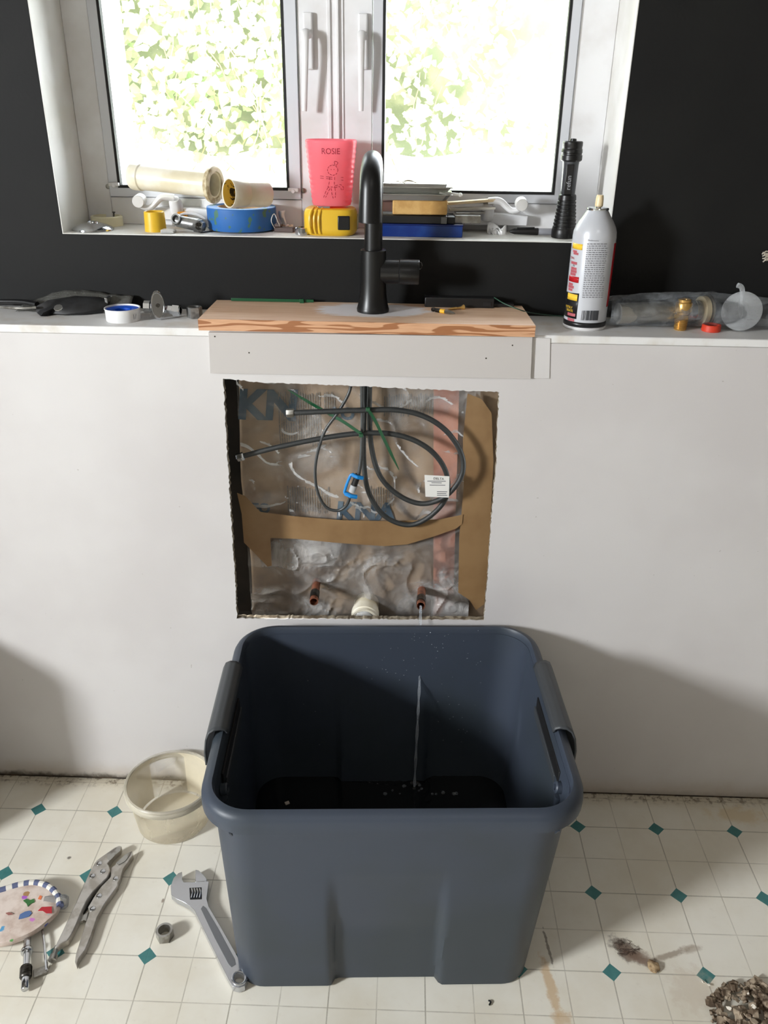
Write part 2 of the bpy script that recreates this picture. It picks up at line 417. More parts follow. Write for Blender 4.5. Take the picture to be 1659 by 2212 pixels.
# mullion ribs
MB().bounds(-0.061, -0.055, YF-0.003, YF, ZS+.002, ZT+.05).bounds(-0.046, -0.0415, YF-0.005, YF, ZS+.002, ZT+.05).bounds(-0.037, -0.034, YF-0.002, YF, ZS+.002, ZT+.05).build('mullion_rib', M_white, win, bev=0.001)
for x0, x1, g0, g1 in sashes:
    sm = MB()
    yo = YF-0.004
    sm.prism([(x0, yo, zb0), (x1, yo, zb0), (x1, yo, ZT), (x0, yo, ZT)], (0, 0.02, 0), holes=[[(g0-.002, yo, zb1-.002), (g1+.002, yo, zb1-.002), (g1+.002, yo, ZT-.018), (g0-.002, yo, ZT-.018)]])
    sa = sm.build('sash', M_alu, win, bev=0.0008)
    MB().prism([(g0-.002, YF-.0045, zb1-.002), (g1+.002, YF-.0045, zb1-.002), (g1+.002, YF-.0045, ZT-.018), (g0-.002, YF-.0045, ZT-.018)], (0, 0.012, 0),
        holes=[[(g0+.0025, YF-.0045, zb1+.0025), (g1-.0025, YF-.0045, zb1+.0025), (g1-.0025, YF-.0045, ZT-.022), (g0+.0025, YF-.0045, ZT-.022)]]).build('gasket', M_gasket, sa)
    gl = NT('window_glass'); tr = gl.n('ShaderNodeBsdfTransparent'); gs = gl.n('ShaderNodeBsdfGlossy'); gs.inputs['Roughness'].default_value = 0.02
    mx = gl.n('ShaderNodeMixShader'); f_ = gl.n('ShaderNodeFresnel'); f_.inputs['IOR'].default_value = 1.3
    df = gl.n('ShaderNodeBsdfDiffuse'); df.inputs['Color'].default_value = (.9, .9, .88, 1); mx2 = gl.n('ShaderNodeMixShader')
    dust = gl.math('MULTIPLY', gl.ramp(gl.noise(gl.coord(), 400, 3), 0.62, 0.72), 0.22)
    gl.t.links.new(tr.outputs[0], mx2.inputs[1]); gl.t.links.new(df.outputs[0], mx2.inputs[2]); gl.put(mx2.inputs[0], dust)
    gl.t.links.new(f_.outputs[0], mx.inputs[0]); gl.t.links.new(mx2.outputs[0], mx.inputs[1]); gl.t.links.new(gs.outputs[0], mx.inputs[2]); gl.t.links.new(mx.outputs[0], gl.out.inputs['Surface'])
    MB().bounds(g0+.001, g1-.001, YF+.004, YF+.008, zb1, ZT-.02).build('pane', gl.m, sa)
    # outer casing of the sash seen through the glass
    MB().bounds(g0-.006, g0, YF+.016, 0.375, zb0, ZT).bounds(g1, g1+.006, YF+.016, 0.375, zb0, ZT).bounds(g0, g1, YF+.016, 0.36, zb0, zb1-.004).build('outer_casing', M_white, win)
# corner clips with screws
def clip(u, v, us, vs, dirx):
    c0 = Y(u, v, YF-.006)
    o = MB().box((c0.x, YF-.008, c0.z), (0.018, 0.008, 0.006)).cyl((c0.x, YF-.004, c0.z-.002), (c0.x, YF-.013, c0.z-.002), 0.0035).build('corner_clip', M_white, win, bev=0.001)
    p = Y(us, vs, YF-.002)
    MB().lathe((p.x, YF+.001, p.z), (0, -1, 0), [(0, .0042), (.003, .0042), (.0045, .002), (.0046, .0005)], 16).build('screw', M_steel, o)
clip(247, 398, 233, 403, 1); clip(634, 410, 655, 412, -1)
# handles on the mullion
def lock_handle(ub, vt, vb, uh, vh0, vh1, lean):
    a, b = Y(ub, vt, YF-.006), Y(ub, vb, YF-.006)
    o = MB().bounds(a.x-.008, a.x+.008, YF-.009, YF-.0002, b.z, a.z).build('lock_handle', M_white, win, bev=0.003, seg=3)
    t, e = Y(uh, vh0, YF-.03), Y(uh, vh1, YF-.022)
    pts = [Vector((a.x, YF-.006, t.z-.006)), Vector((t.x, YF-.024, t.z-.004)), Vector((t.x, YF-.028, t.z-.03)), Vector((e.x, YF-.022, e.z))]
    pp = smooth_path(pts, 8)
    MB().tube(pp, [0.0085-0.0045*i/(len(pp)-1) for i in range(len(pp))], 12, flat=0.75).build('lever', M_white, o)
lock_handle(664, 26, 150, 658, 64, 240, 0); lock_handle(784, 28, 150, 780, 68, 240, 0)
# crank operators
def operator(x0, x1, zt, xh, zh, xk, zk, flip):
    o = MB()
    prof = [(x0, YF-.001, ZS+.012), (x1, YF-.001, ZS+.012), (x1, YF-.001, zt-.004), (xh+.03, YF-.001, zt), (xh-.03, YF-.001, zt), (x0, YF-.001, zt-.004)]
    o.prism(prof, (0, -0.022, 0))
    ob = o.build('window_operator', M_white, win, bev=0.004, seg=3)
    hub = MB().lathe((xh, YF-.018, zt-.006), (0, -0.55, 0.8), [(0, .012), (.02, .011), (.026, .008), (.028, .002)], 20).build('hub', M_white, ob)
    p = [(xh, YF-.034, zh), (xh+(xk-xh)*.35, YF-.038, zh+.001), (xh+(xk-xh)*.7, YF-.040, zk-.012), (xk, YF-.042, zk-.010)]
    MB().tube(smooth_path(p, 6), [0.0078-0.002*i/18 for i in range(19)], 12, flat=0.8).build('crank_arm', M_white, ob)
    MB().lathe((xk, YF-.036, zk), (0, -1, -0.1), [(0, .0085), (.001, .0105), (.018, .0105), (.020, .0095), (.020, .002)], 24).build('crank_knob', mat('operator_plastic', (206, 204, 202), .4), ob)
operator(-0.3760, -0.2500, 1.0990, -0.3270, 1.1160, -0.3840, 1.1130, False)
operator(0.1660, 0.2870, 1.0985, 0.2150, 1.1190, 0.2700, 1.1180, True)

# --- rest of the room (behind and beside the camera)
M_room = mat('room_paint', (122, 116, 108), 0.8)
wl = MB(); y0, y1, z0, z1 = -2.28, -1.62, 1.08, 1.92
wl.bounds(XL-.1, XL, YB, 0, 0, z0).bounds(XL-.1, XL, YB, 0, z1, ZC).bounds(XL-.1, XL, YB, y0, z0, z1).bounds(XL-.1, XL, y1, 0, z0, z1)
wl.bounds(XL-.1, XL, 0, YU, 0, ZC)
struct(wl.build('wall_left', M_room))
struct(MB().prism([(XL, y0, z0), (XL, y1, z0), (XL, y1, z1), (XL, y0, z1)], (0.012, 0, 0), holes=[[(XL, y0+.03, z0+.03), (XL, y1-.03, z0+.03), (XL, y1-.03, z1-.03), (XL, y0+.03, z1-.03)]]).build('window_2', M_white))
struct(MB().bounds(XR, XR+.1, YB, YU, 0, ZC).build('wall_right', M_room))
struct(MB().bounds(XL-.1, XR+.1, YB-.1, YB, 0, ZC).build('wall_front', M_room))
struct(MB().bounds(XL-.1, XR+.1, YB-.1, 0.36, ZC, ZC+.05).build('ceiling', M_room))
# unseen cabinet shape added at the left to cast shade on wall and floor
cb = thing('shade_cabinet', 'unseen cabinet shape added left of the frame to shade wall and floor', 'cabinet', (-1.35, -0.17, 0))
MB().bounds(-1.75, -0.80, -0.26, -0.002, 0.08, 0.42).build('body', M_room, cb, bev=.002)
MB().bounds(-1.74, -1.29, -0.279, -0.261, 0.09, 0.41).build('door', M_white, cb, bev=.002)
MB().bounds(-1.27, -0.81, -0.279, -0.261, 0.09, 0.41).build('door', M_white, cb, bev=.002)
MB().bounds(-1.73, -0.82, -0.22, -0.01, 0.0, 0.08).build('plinth', M_room, cb)

# --- cavity behind the drywall
cav = MB().bounds(-0.62, 0.62, 0.118, 0.133, 0.0, ZL-.013).bounds(-0.62, 0.62, 0.0128, 0.118, 0.30, 0.345)
struct(cav.build('wall_cavity', mat('cavity_shade', (40, 34, 28), 0.9, c2=(26, 22, 18), nscale=10)))  # near-black tone puts the shade inside the cavity into its colour

# ============================================================ OUTSIDE
struct(MB().prism([(-9, .42, .86), (-9, 2.5, 1.0), (-9, 9, 1.0), (-9, 9, .7), (-9, .42, .7)], (18, 0, 0)).build('ground', mat('pale_paving', (235, 232, 222), 0.9)))
leaf_m = trans_mat('ivy_leaf', (168, 186, 138), 0.4, (204, 210, 176), 2.5)
lf = MB()
def density(x, z):
    d = 0.95 if x < -0.15 else 0.85
    if x > 0.28: d = 0.8-(x-0.28)*0.9
    if x > 0.25 and z > 1.45: d -= (z-1.45)*1.5*(x-0.15)/0.5
    if -0.52 < x < -0.30 and z > 1.5: d *= 0.45
    if z < 1.15: d *= 0.35+max(0.0, (z-0.98)/0.17)*0.6
    return d*min(1, .22+(z-1.0)/.22)+0.5*(noise.noise(Vector((x*2.6, z*2.6, 3.1))))
rnd = random.Random(3)
cnt = 0
while cnt < 11000:
    x, z, y = rnd.uniform(-2.6, 2.4), rnd.uniform(0.98, 2.7), rnd.gauss(2.55, 0.13)
    if rnd.random() > density(x, z): continue
    cnt += 1
    r = rnd.uniform(0.012, 0.028)
    n = Vector((rnd.uniform(-.9, .9), -1, rnd.uniform(-.2, 1.3))).normalized(); X_, Y_, _ = frame(n)
    a = rnd.uniform(0, 2*PI); A = X_*math.cos(a)+Y_*math.sin(a); B = n.cross(A); c_ = Vector((x, y, z))
    P_ = [c_-A*r, c_-A*r*.5+B*r*.85+n*r*.15, c_+A*r*.35+B*r*.6, c_+A*r*1.25-n*r*.2, c_+A*r*.35-B*r*.6, c_-A*r*.5-B*r*.85+n*r*.15]
    lf.add(P_, [(0, 1, 2, 3), (0, 3, 4, 5)])
tag(lf.build('ivy_leaves', leaf_m, recalc=False, angle=180), 'sunlit pale green climbing leaves filling the view outside both window panes', 'ivy', kind='stuff')
tw = MB()
for k in range(150):
    x, z = rnd.uniform(-1.5, 1.2), rnd.uniform(1.0, 2.3); p = Vector((x, 2.42+rnd.uniform(-.1, .25), z)); pts = [p.copy()]; d = Vector((rnd.uniform(-.6, .6), 0, -1)).normalized()
    for q in range(6):
        d = (d+Vector((rnd.uniform(-.5, .5), rnd.uniform(-.2, .2), rnd.uniform(-.3, .1)))).normalized(); p = p+d*0.06; pts.append(p.copy())
    tw.tube(pts, 0.0022, 5)
tag(tw.build('vine_stems', mat('vine_bark', (186, 168, 120), 0.8)), 'thin tan hanging vine stems tangled among the leaves outside', 'vine stems', kind='stuff')
bk = MB()
bk.grid(lambda a, b: (-2.6+a*(2.6+0.95-0.5*b), 2.95+0.12*noise.noise(Vector((a*9, b*5, 0))), 1.07+.07*noise.noise(Vector((a*11, 2, 0)))+b*1.6), 60, 30)
tag(bk.build('hedge_backing', mat('hedge_shade', (112, 116, 92), 0.95, c2=(148, 146, 120), nscale=7)), 'dull olive backing sheet standing in for the shaded depth behind the leaves outside', 'hedge')  # olive sheet carries the hedge's shaded interior in its colour

# ============================================================ PLYWOOD BOARD + FAUCET
ZB = 0.9636
bd = thing('plywood_board', 'bare plywood board on the ledge with wavy grained front edge', 'board', (0.017, 0.06, ZL))
x0, x1 = -0.2432, 0.2776
s = NT('plywood_face'); co = s.coord()
mp = s.n('ShaderNodeMapping'); s.put(mp.inputs['Vector'], co); mp.inputs['Scale'].default_value = (3, 30, 30)
c = s.mix(s.ramp(s.noise(mp.outputs[0], 3, 4, 0.6), 0.3, 0.7), lin((222, 190, 162)), lin((210, 172, 140)))
sx = s.n('ShaderNodeSeparateXYZ'); s.put(sx.inputs[0], co)
ex = s.math('DIVIDE', s.math('SUBTRACT', sx.outputs[0], 0.006), 0.098); ey = s.math('DIVIDE', s.math('SUBTRACT', sx.outputs[1], 0.012), 0.052)
mp2 = s.n('ShaderNodeMapping'); s.put(mp2.inputs['Vector'], co); mp2.inputs['Scale'].default_value = (12, 120, 10)
dd = s.math('ADD', s.math('SQRT', s.math('ADD', s.math('MULTIPLY', ex, ex), s.math('MULTIPLY', ey, ey))), s.math('MULTIPLY', s.math('SUBTRACT', s.noise(mp2.outputs[0], 2, 4, 0.7), 0.5), 1.1))
c = s.mix(s.math('MULTIPLY', s.math('SUBTRACT', 1.0, s.ramp(dd, 0.86, 1.0)), 0.9), c, lin((232, 232, 236)))
s.put(s.b.inputs['Base Color'], c); s.b.inputs['Roughness'].default_value = 0.6; M_ply = s.m
s = NT('plywood_edge'); co = s.coord()
mp = s.n('ShaderNodeMapping'); s.put(mp.inputs['Vector'], co); mp.inputs['Scale'].default_value = (3.4, 3.4, 42)
wv = s.math('SINE', s.math('MULTIPLY', s.noise(mp.outputs[0], 1.7, 1.5, 0.4, 0.3), 34.0))
c = s.mix(s.ramp(wv, -0.05, 0.35), lin((204, 158, 122)), lin((150, 96, 58)))
mp = s.n('ShaderNodeMapping'); s.put(mp.inputs['Vector'], co); mp.inputs['Scale'].default_value = (10, 10, 300)
c = s.mix(s.math('MULTIPLY', s.ramp(s.noise(mp.outputs[0], 3, 3), 0.4, 0.7), 0.35), c, lin((160, 110, 70)))
s.put(s.b.inputs['Base Color'], c); s.b.inputs['Roughness'].default_value = 0.6; M_edge = s.m
MB().prism([(x0, -0.012, ZB), (x1, -0.012, ZB), (0.2735, 0.128, ZB), (-0.2435, 0.128, ZB)], (0, 0, -0.0172)).build('board_panel', M_ply, bd)
MB().bounds(x0-.0002, x1+.0002, -0.0138, -0.0121, ZB-0.0176, ZB).build('veneer_edge', M_edge, bd)

FX, FY = 0.0245, 0.0660
fc = thing('kitchen_faucet', 'matte black gooseneck faucet standing on the plywood board', 'faucet', (FX, FY, ZB))
MB().lathe((FX, FY, ZB+.0002), (0, 0, 1), [(0, .0258), (.004, .0262), (.006, .0255), (.012, .0240), (.022, .0222), (.035, .0211), (.050, .0205), (.0955, .0203), (.0962, .0198), (.0962, .014)], 48).build('body', M_black, fc)
zt = ZB+.0962
zc = 1.1565; R_ = 0.052
path = [Vector((FX, FY, zt-.002)), Vector((FX, FY, zt+.05))]
OX = -0.0005
for k in range(0, 17):
    a = PI*k/16; path.append(Vector((FX+(OX)*(1-math.cos(a))/2, FY-R_+R_*math.cos(a), zc+(R_-.014)*math.sin(a)*0.92)))
end = Vector((FX+OX, FY-2*R_-.002, 1.120))
path.append(end)
path = path[:2]+path[2:]
# neck, arch: slim tube; the spray head is a fatter wand
n1 = [p for p in path]
MB().tube(n1, [0.0142]*(len(n1)), 24).build('neck', M_black, fc)
hs = Vector((FX+OX*.5, FY-R_*1.25, zc+(R_-.014)*0.9))
wand = []; rad = []
for k in range(8, 17):
    a = PI*k/16; wand.append(Vector((FX+(OX)*(1-math.cos(a))/2, FY-R_+R_*math.cos(a), zc+(R_-.014)*math.sin(a)*0.92))); rad.append(0.0146+0.0012*(k-8)/8)
wand += [end+Vector((0, 0, .015)), Vector((end.x, end.y-.001, 1.1135))]; rad += [0.0166, 0.0170]
MB().tube(wand, rad, 32).build('spray_head', M_black, fc)
MB().lathe((end.x, end.y-.001, 1.1130), (0, 0, 1), [(0, .010), (.0, .0142), (.002, .0142), (.003, .01)], 32).build('aerator', M_gasket, fc)
zk = 1.0265
MB().cyl((FX+.012, FY, zk), (0.0655, FY, zk), 0.0185, 0.0185, 40).build('handle_neck', M_black, fc)
kn = MB().lathe((0.0662, FY, zk), (1, 0, 0), [(0, .0185), (.0008, .0194), (.030, .0194), (.0315, .0185), (.0315, .003)], 40).build('handle_knob', M_black, fc)
MB().tube([(0.0985+.0035*math.cos(t*.7), FY-.012+.002*math.sin(t), zk+.012+.0055*math.sin(t*.7)) for t in range(9)], 0.0005, 6, closed=True).build('wire_loop', M_steel_d, kn)

# ============================================================ CAN
CX, CY = 0.3680, 0.0640; CR = 0.0335
can = thing('aerosol_can', 'white aerosol spray can with red, yellow and black label on the ledge', 'spray can', (CX, CY, ZL))
zt = 1.087
MB().lathe((CX, CY, ZL), (0, 0, 1), [(0, .030), (0, CR-.001), (.0015, CR+.0006), (.003, CR+.0006), (.0042, CR-.0006), (.005, CR)], 64, cap1=False).build('base_rim', M_white, can)
M_can = mat('can_lacquer', (194, 196, 202), 0.25, 0.15)
MB().lathe((CX, CY, ZL+.005), (0, 0, 1), [(0, CR), (0.135, CR), (0.143, CR-.0008), (0.150, CR-.0032), (0.158, CR-.0075), (0.165, CR-.0125), (0.171, .0175), (0.174, .0155)], 64, cap1=False).build('can_body', M_can, can)
can_b = COL.objects[-1]
zt = ZL+.179
MB().lathe((CX, CY, zt), (0, 0, 1), [(0, .0150), (.0, .0163), (.0015, .0168), (.003, .0163), (.0035, .015), (.002, .0125), (.0005, .006), (.003, .0045), (.005, .004)], 40).build('valve_cup', M_chrome, can)
MB().lathe((CX+.001, CY, zt+.004), (0, 0, 1), [(0, .0042), (.002, .0062), (.012, .0058), (.0165, .0052), (.0175, .0045)], 24).build('nozzle', mat('nozzle_plastic', (222, 200, 160), 0.4), can)
def cyl_hit(u, v, r=CR):
    d = ray(u, v); ox, oy = CAM.x-CX, CAM.y-CY
    a = d.x*d.x+d.y*d.y; b = 2*(ox*d.x+oy*d.y); c = ox*ox+oy*oy-r*r; q = b*b-4*a*c
    t = (-b-math.sqrt(max(q, 0)))/(2*a); p = CAM+d*t
    
    ph_ = math.atan2(p.y-CY, p.x-CX)
    return (ph_-2*PI if ph_ > 1.0 else ph_), p.z
def cpt(phi, z, e=0.0002): return Vector((CX+(CR+e)*math.cos(phi), CY+(CR+e)*math.sin(phi), z))
def cpatch(mb, ph0, ph1, z0, z1, e=0.0002, zl=None):
    n = max(2, int(abs(ph1-ph0)/0.05)+1)
    return mb.grid(lambda a, b: cpt(ph0+(ph1-ph0)*a, z0+((z1+(zl or 0)*(1-a))-z0)*b, e), n, 1)
def cz(u, v): return cyl_hit(u, v)[1]
PHI = lambda u, v: cyl_hit(u, v)[0]
phL = PHI(1250, 645); phR0 = PHI(1312, 645); phE = PHI(1252, 700)
blk = MB(); cpatch(blk, -PI-.9, phL, cz(1250, 690), cz(1250, 634), .00015, -.004); cpatch(blk, 0, 2*PI, ZL+.0052, cz(1268, 698), .00015)
mat_lblack = mat('label_black', (24, 24, 26), 0.3); lab = blk.build('label_black', mat_lblack, can_b, solid=.0001)
red = MB(); cpatch(red, phR0-.02, phR0+.75, cz(1306, 664), cz(1318, 527), .00018); red.build('label_red', mat('label_red', (172, 26, 34), 0.3), can_b, solid=.0001)
yl = MB(); M_lyel = mat('label_yellow', (232, 190, 60), 0.3)
def pxpatch(mb, u0, v0, u1, v1, e=.0003):
    a0, z0_ = cyl_hit(u0, v1, CR); a1, z1_ = cyl_hit(u1, v0, CR); return cpatch(mb, a0, a1, z0_, z1_, e)
pxpatch(yl, 1237, 528, 1259, 536); yl.build('label_yellow', M_lyel, can_b, solid=.0001)
yl = MB(); pxpatch(yl, 1226, 637, 1248, 645); yl.build('label_yellow', M_lyel, can_b, solid=.0001)
rb = MB(); pxpatch(rb, 1229, 599, 1251, 606); rb.build('label_red_bar', mat('label_red', (0, 0, 0)), can_b, solid=.0001)
def ctext(name, m, items, e=.0004):
    mb = MB()
    for txt, u, v, size in items:
        ph, z_ = cyl_hit(u, v)
        text_on(mb, txt, size, lambda x, y: cpt(ph+x/CR, z_+y, e))
    return mb.build(name, m, can_b, recalc=False)
ctext('label_red_lettering', mat('label_red', (0, 0, 0)), [('THING', 1233, 557, .0045)])
ctext('label_yellow_lettering', M_lyel, [('PLETELY', 1223, 662, .0048), ('URATE', 1224, 670, .0052)])
ctext('label_text', M_ink, [('IN', 1238, 575, .0042)]); ctext('label_text', M_ink, [('Manufactured by', 1270, 520, .0024)])
# printed lines too small to read: rows of short dashes
ln = MB(); r2 = random.Random(5)
for k in range(26):
    v = 527+k*4.6
    u = 1268-k*0.42; uE = 1313-k*.42
    while u < uE-3:
        w_ = r2.uniform(2.5, 7); pxpatch(ln, u, v-.9, min(u+w_, uE), v+.9); u += w_+1.3
for k in range(6):
    u = 1262-k*0.2; v = 690-0
ln.build('label_small_print', mat('fine_print', (112, 112, 116), .5), can_b, recalc=False)
bc = MB(); u = 1256.0
while u < 1292:
    w_ = r2.choice([.5, .8, 1.3]); pxpatch(bc, u, 671, u+w_, 692); u += w_+r2.choice([.7, 1.0, 1.5])
bc.build('barcode', M_ink, can_b, recalc=False)
ds = MB()
for (u, v, w_) in [(1235, 543, 14), (1236, 548, 16), (1231, 568, 18), (1231, 580, 17), (1230, 586, 18), (1229, 592, 17)]: pxpatch(ds, u+3, v-1.4, u+w_-2, v+1.0)
ds.build('label_small_print', mat('red_fine_print', (168, 84, 92), .5), can_b, recalc=False)
for grp_ in ([(1229, 613, 9), (1228, 619, 12), (1228, 625, 9)], [(1226, 679, 17), (1226, 690, 15)]):
  ds = MB()
  for (u, v, w_) in grp_: pxpatch(ds, u, v-1.0, u+w_, v+1.0)
  ds.build('label_small_print', mat('red_fine_print', (0, 0, 0)), can_b, recalc=False)
ds = MB(); pxpatch(ds, 1226, 652, 1240, 654.5, .0004); ds.build('label_small_print', mat('label_whiteink', (0, 0, 0)), can_b, recalc=False)

# ============================================================ SILL OBJECTS
def base_c(u, v, z, back): # centre of an object's footprint given its front contact pixel and its radius
    p = Z(u, v, z); return Vector((p.x, p.y+back, z))
# torch
c = base_c(1221, 517, ZS, .0205)
tc = thing('flashlight', 'black ribbed flashlight standing on its head on the sill', 'flashlight', c)
prof = [(0, .0185), (.001, .0203), (.006, .0208), (.013, .0206), (.0155, .0196)]
z_ = .0155
for k in range(8):
    r = .0194-.0006*k; prof += [(z_, r), (z_+.003, r), (z_+.0035, r-.0013), (z_+.0050, r-.0013)]; z_ += .0056
prof += [(z_, .0148), (z_+.007, .0142), (z_+.009, .0125)]
MB().lathe(c, (0, 0, 1), prof, 48).build('head', M_black, tc)
zb_ = z_+.009
MB().lathe(c+Vector((0, 0, zb_)), (0, 0, 1), [(0, .0118), (.045, .0128), (.05, .0135)], 40).build('barrel', mat('barrel_grey', (66, 68, 72), .32, .3), tc)
ff = Vector((CAM.x-c.x, CAM.y-c.y, 0)).normalized(); sd = Vector((-ff.y, ff.x, 0))
MB().box(c+ff*.0110+Vector((0, 0, zb_+.023)), (.0125, .005, .046), Matrix.Rotation(math.atan2(sd.y, sd.x), 3, 'Z')).build('nameplate', M_black, tc, bev=.001)
tc_np = COL.objects[-1]
mb = MB(); org = c+ff*.0138+Vector((0, 0, zb_+.007))
text_on(mb, 'refun', .0105, lambda x, y: org+Vector((0, 0, 1))*x - sd*(y-.0035) if False else org+Vector((0, 0, x))+(-sd)*(-(y-.003))*(-1 if sd.x > 0 else 1))
mb.build('lettering', mat('torch_print', (150, 152, 156), .4), tc_np, recalc=False)
zb_ += .050
MB().lathe(c+Vector((0, 0, zb_)), (0, 0, 1), [(0, .0150), (.002, .0172), (.009, .0172), (.010, .0160), (.012, .0160), (.013, .0168), (.018, .0164), (.019, .0156), (.022, .0156), (.023, .0160), (.0285, .0160), (.030, .0148), (.030, .0055), (.0335, .005), (.034, .002)], 48).build('tail_cap', M_black, tc)

# marker
a, b = Z(1101, 499.5, ZS+.006), Z(1205, 498, ZS+.006); a.y -= .0; b.y = a.y+.004
mk = thing('marker_pen', 'grey permanent marker with black cap lying on the sill', 'marker', (a+b)/2-Vector((0, 0, .006)))
d = (b-a).normalized()
MB().lathe(a, d, [(0, .0018), (.004, .0035), (.008, .0048), (.040, .0058), (.0485, .006), (.0485, .004)], 24).build('cap', M_blackpl, mk)
MB().cyl(a+d*.012+Vector((0, -.002, .0052)), a+d*.042+Vector((0, -.002, .0062)), .0014).build('pocket_clip', M_blackpl, mk)
MB().lathe(a+d*.0488, d, [(0, .0054), (.078, .0054), (.080, .0048)], 24).build('barrel', mat('marker_grey', (170, 172, 180), .35), mk)
mb = MB(); o_ = a+d*.072+Vector((0, -.0022, .0048))
text_on(mb, 'Sharpie', .0062, lambda x, y: o_+d*x+Vector((0, -.0006+.0004*y, .0))+Vector((0, .5*y*.6, .8*y)))
mb.build('lettering', M_ink, mk, recalc=False)
# white crumpled paper
mb = MB(); c = Z(1076, 507, ZS); r2 = random.Random(11)
for k in range(9):
    q = Vector((c.x+r2.uniform(-.012, .012), c.y+.008+r2.uniform(-.006, .006), ZS+.004+r2.uniform(0, .006)))
    mb.grid(lambda u_, v_: q+Vector(((u_-.5)*.014, (v_-.5)*.008+.004*math.sin(u_*5+k), .005*math.sin(3*u_+2*v_+k)+(v_-.5)*.008)), 4, 4)
tag(mb.build('crumpled_tissue', mat('tissue', (240, 240, 240), .8), solid=.0006), 'small crumpled white tissue on the sill left of the marker', 'tissue')

# stack: blue box, black case, tan block, trays
y_f = Z(999, 514, ZS).y
bx = thing('blue_box', 'flat glossy dark blue box at the bottom of the stack on the sill', 'box', ((0.0155+0.170)/2, y_f+.035, ZS))
zt = Y(999, 486, y_f).z
MB().bounds(0.017, 0.1695, y_f, y_f+.072, ZS, zt-.001).build('box_base', mat('blue_plastic', (14, 44, 112), .25, c2=(24, 58, 124), nscale=30), bx, bev=.0015)
MB().bounds(0.016, 0.1702, y_f-.0006, y_f+.0726, zt-.003, zt).build('lid_edge', mat('blue_edge', (10, 32, 92), .25), bx, bev=.001)
z1_ = zt; z2_ = Y(900, 465, y_f+.006).z
bk2 = thing('black_case', 'flat black case with grey tab lying on the blue box', 'case', (.09, y_f+.04, z1_))
MB().bounds(.012, .143, y_f+.004, y_f+.068, z1_+.0002, z2_-.001).build('case_body', M_blackpl, bk2, bev=.001)
MB().bounds(.1432, .1560, y_f+.006, y_f+.066, z1_+.0002, z2_-.002).build('case_end', M_gasket, bk2, bev=.001)
MB().bounds(.1330, .1425, y_f+.0030, y_f+.0038, z1_+.001, z2_-.002).build('grey_tab', mat('grey_tab', (104, 106, 106), .5), bk2)
br = thing('metal_bar', 'flat grey metal bar poking out right of the black case', 'metal bar', (.178, y_f+.04, z1_))
MB().bounds(.1565, .2000, y_f+.020, y_f+.040, z1_+.0003, z1_+.0125).build('bar', M_steel, br, bev=.0006)
z3_ = Y(900, 432, y_f+.012).z
blo = MB().bounds(Y(848, 450, y_f+.012).x, Y(966, 450, y_f+.012).x, y_f+.010, y_f+.06, z2_+.0002, z3_)
tag(blo.build('sanding_block', mat('tan_block', (206, 166, 104), .8, c2=(188, 146, 84), nscale=50, bump=.4, bscale=300), bev=.002), 'tan rectangular sanding block between black case and metal trays', 'sanding block')
def tray(zb, xl, xr, lab_):
    t = thing('metal_tray', lab_, 'tray', ((xl+xr)/2, y_f+.035, zb), 'small steel trays stacked on the sill')
    cxm = (xl+xr)/2; cym = y_f+.036; hw = (xr-xl)/2; hd = .040
    def rr(w_, d_, z, r=.008):
        o = []
        for (sx_, sy_, a0) in ((1, 1, 0), (-1, 1, 90), (-1, -1, 180), (1, -1, 270)):
            for k in range(5):
                a = math.radians(a0+22.5*k); o.append(Vector((cxm+sx_*(w_-r)+r*math.cos(a), cym+sy_*(d_-r)+r*math.sin(a), z)))
        return o
    MB().rings([rr(hw-.012, hd-.010, zb+.001), rr(hw-.010, hd-.008, zb), rr(hw-.003, hd-.003, zb+.0085), rr(hw, hd, zb+.0095), rr(hw+.001, hd+.001, zb+.0085)], True, True, False).build('pan', mat('tray_steel', (178, 176, 170), .25, .75), t, solid=.0007)
    return t
tray(z3_+.0005, .017, .1500, 'lower of the two small stainless trays, resting on the tan block')
tray(z3_+.0115, .018, .1505, 'upper of the two small stainless trays, holding paint scraps')
sp = MB().cyl((.128, y_f+.004, z3_+.013), (.163, y_f+.010, z3_+.0095), .0022).sphere((.163, y_f+.010, z3_+.0092), .0035, 8)
tag(sp.build('plastic_stick', mat('white_stick', (235, 235, 232), .4)), 'thin white stick poking right out of the upper tray', 'stick')
zz_ = z3_+.0225
mb = MB()
for (xa, la, t_) in ((.048, .022, .004), (.062, .030, .006), (.070, .02, .003)):
    mb.grid(lambda u_, v_: (xa+u_*la, y_f+.03+v_*.02, zz_+.001+t_*math.sin(u_*3)*(1-.6*v_)), 6, 3)
tag(mb.build('paint_scraps', mat('scraps', (206, 196, 176), .8), solid=.0006), 'curled paint scrapings heaped in the upper steel tray', 'paint scraps', kind='stuff')
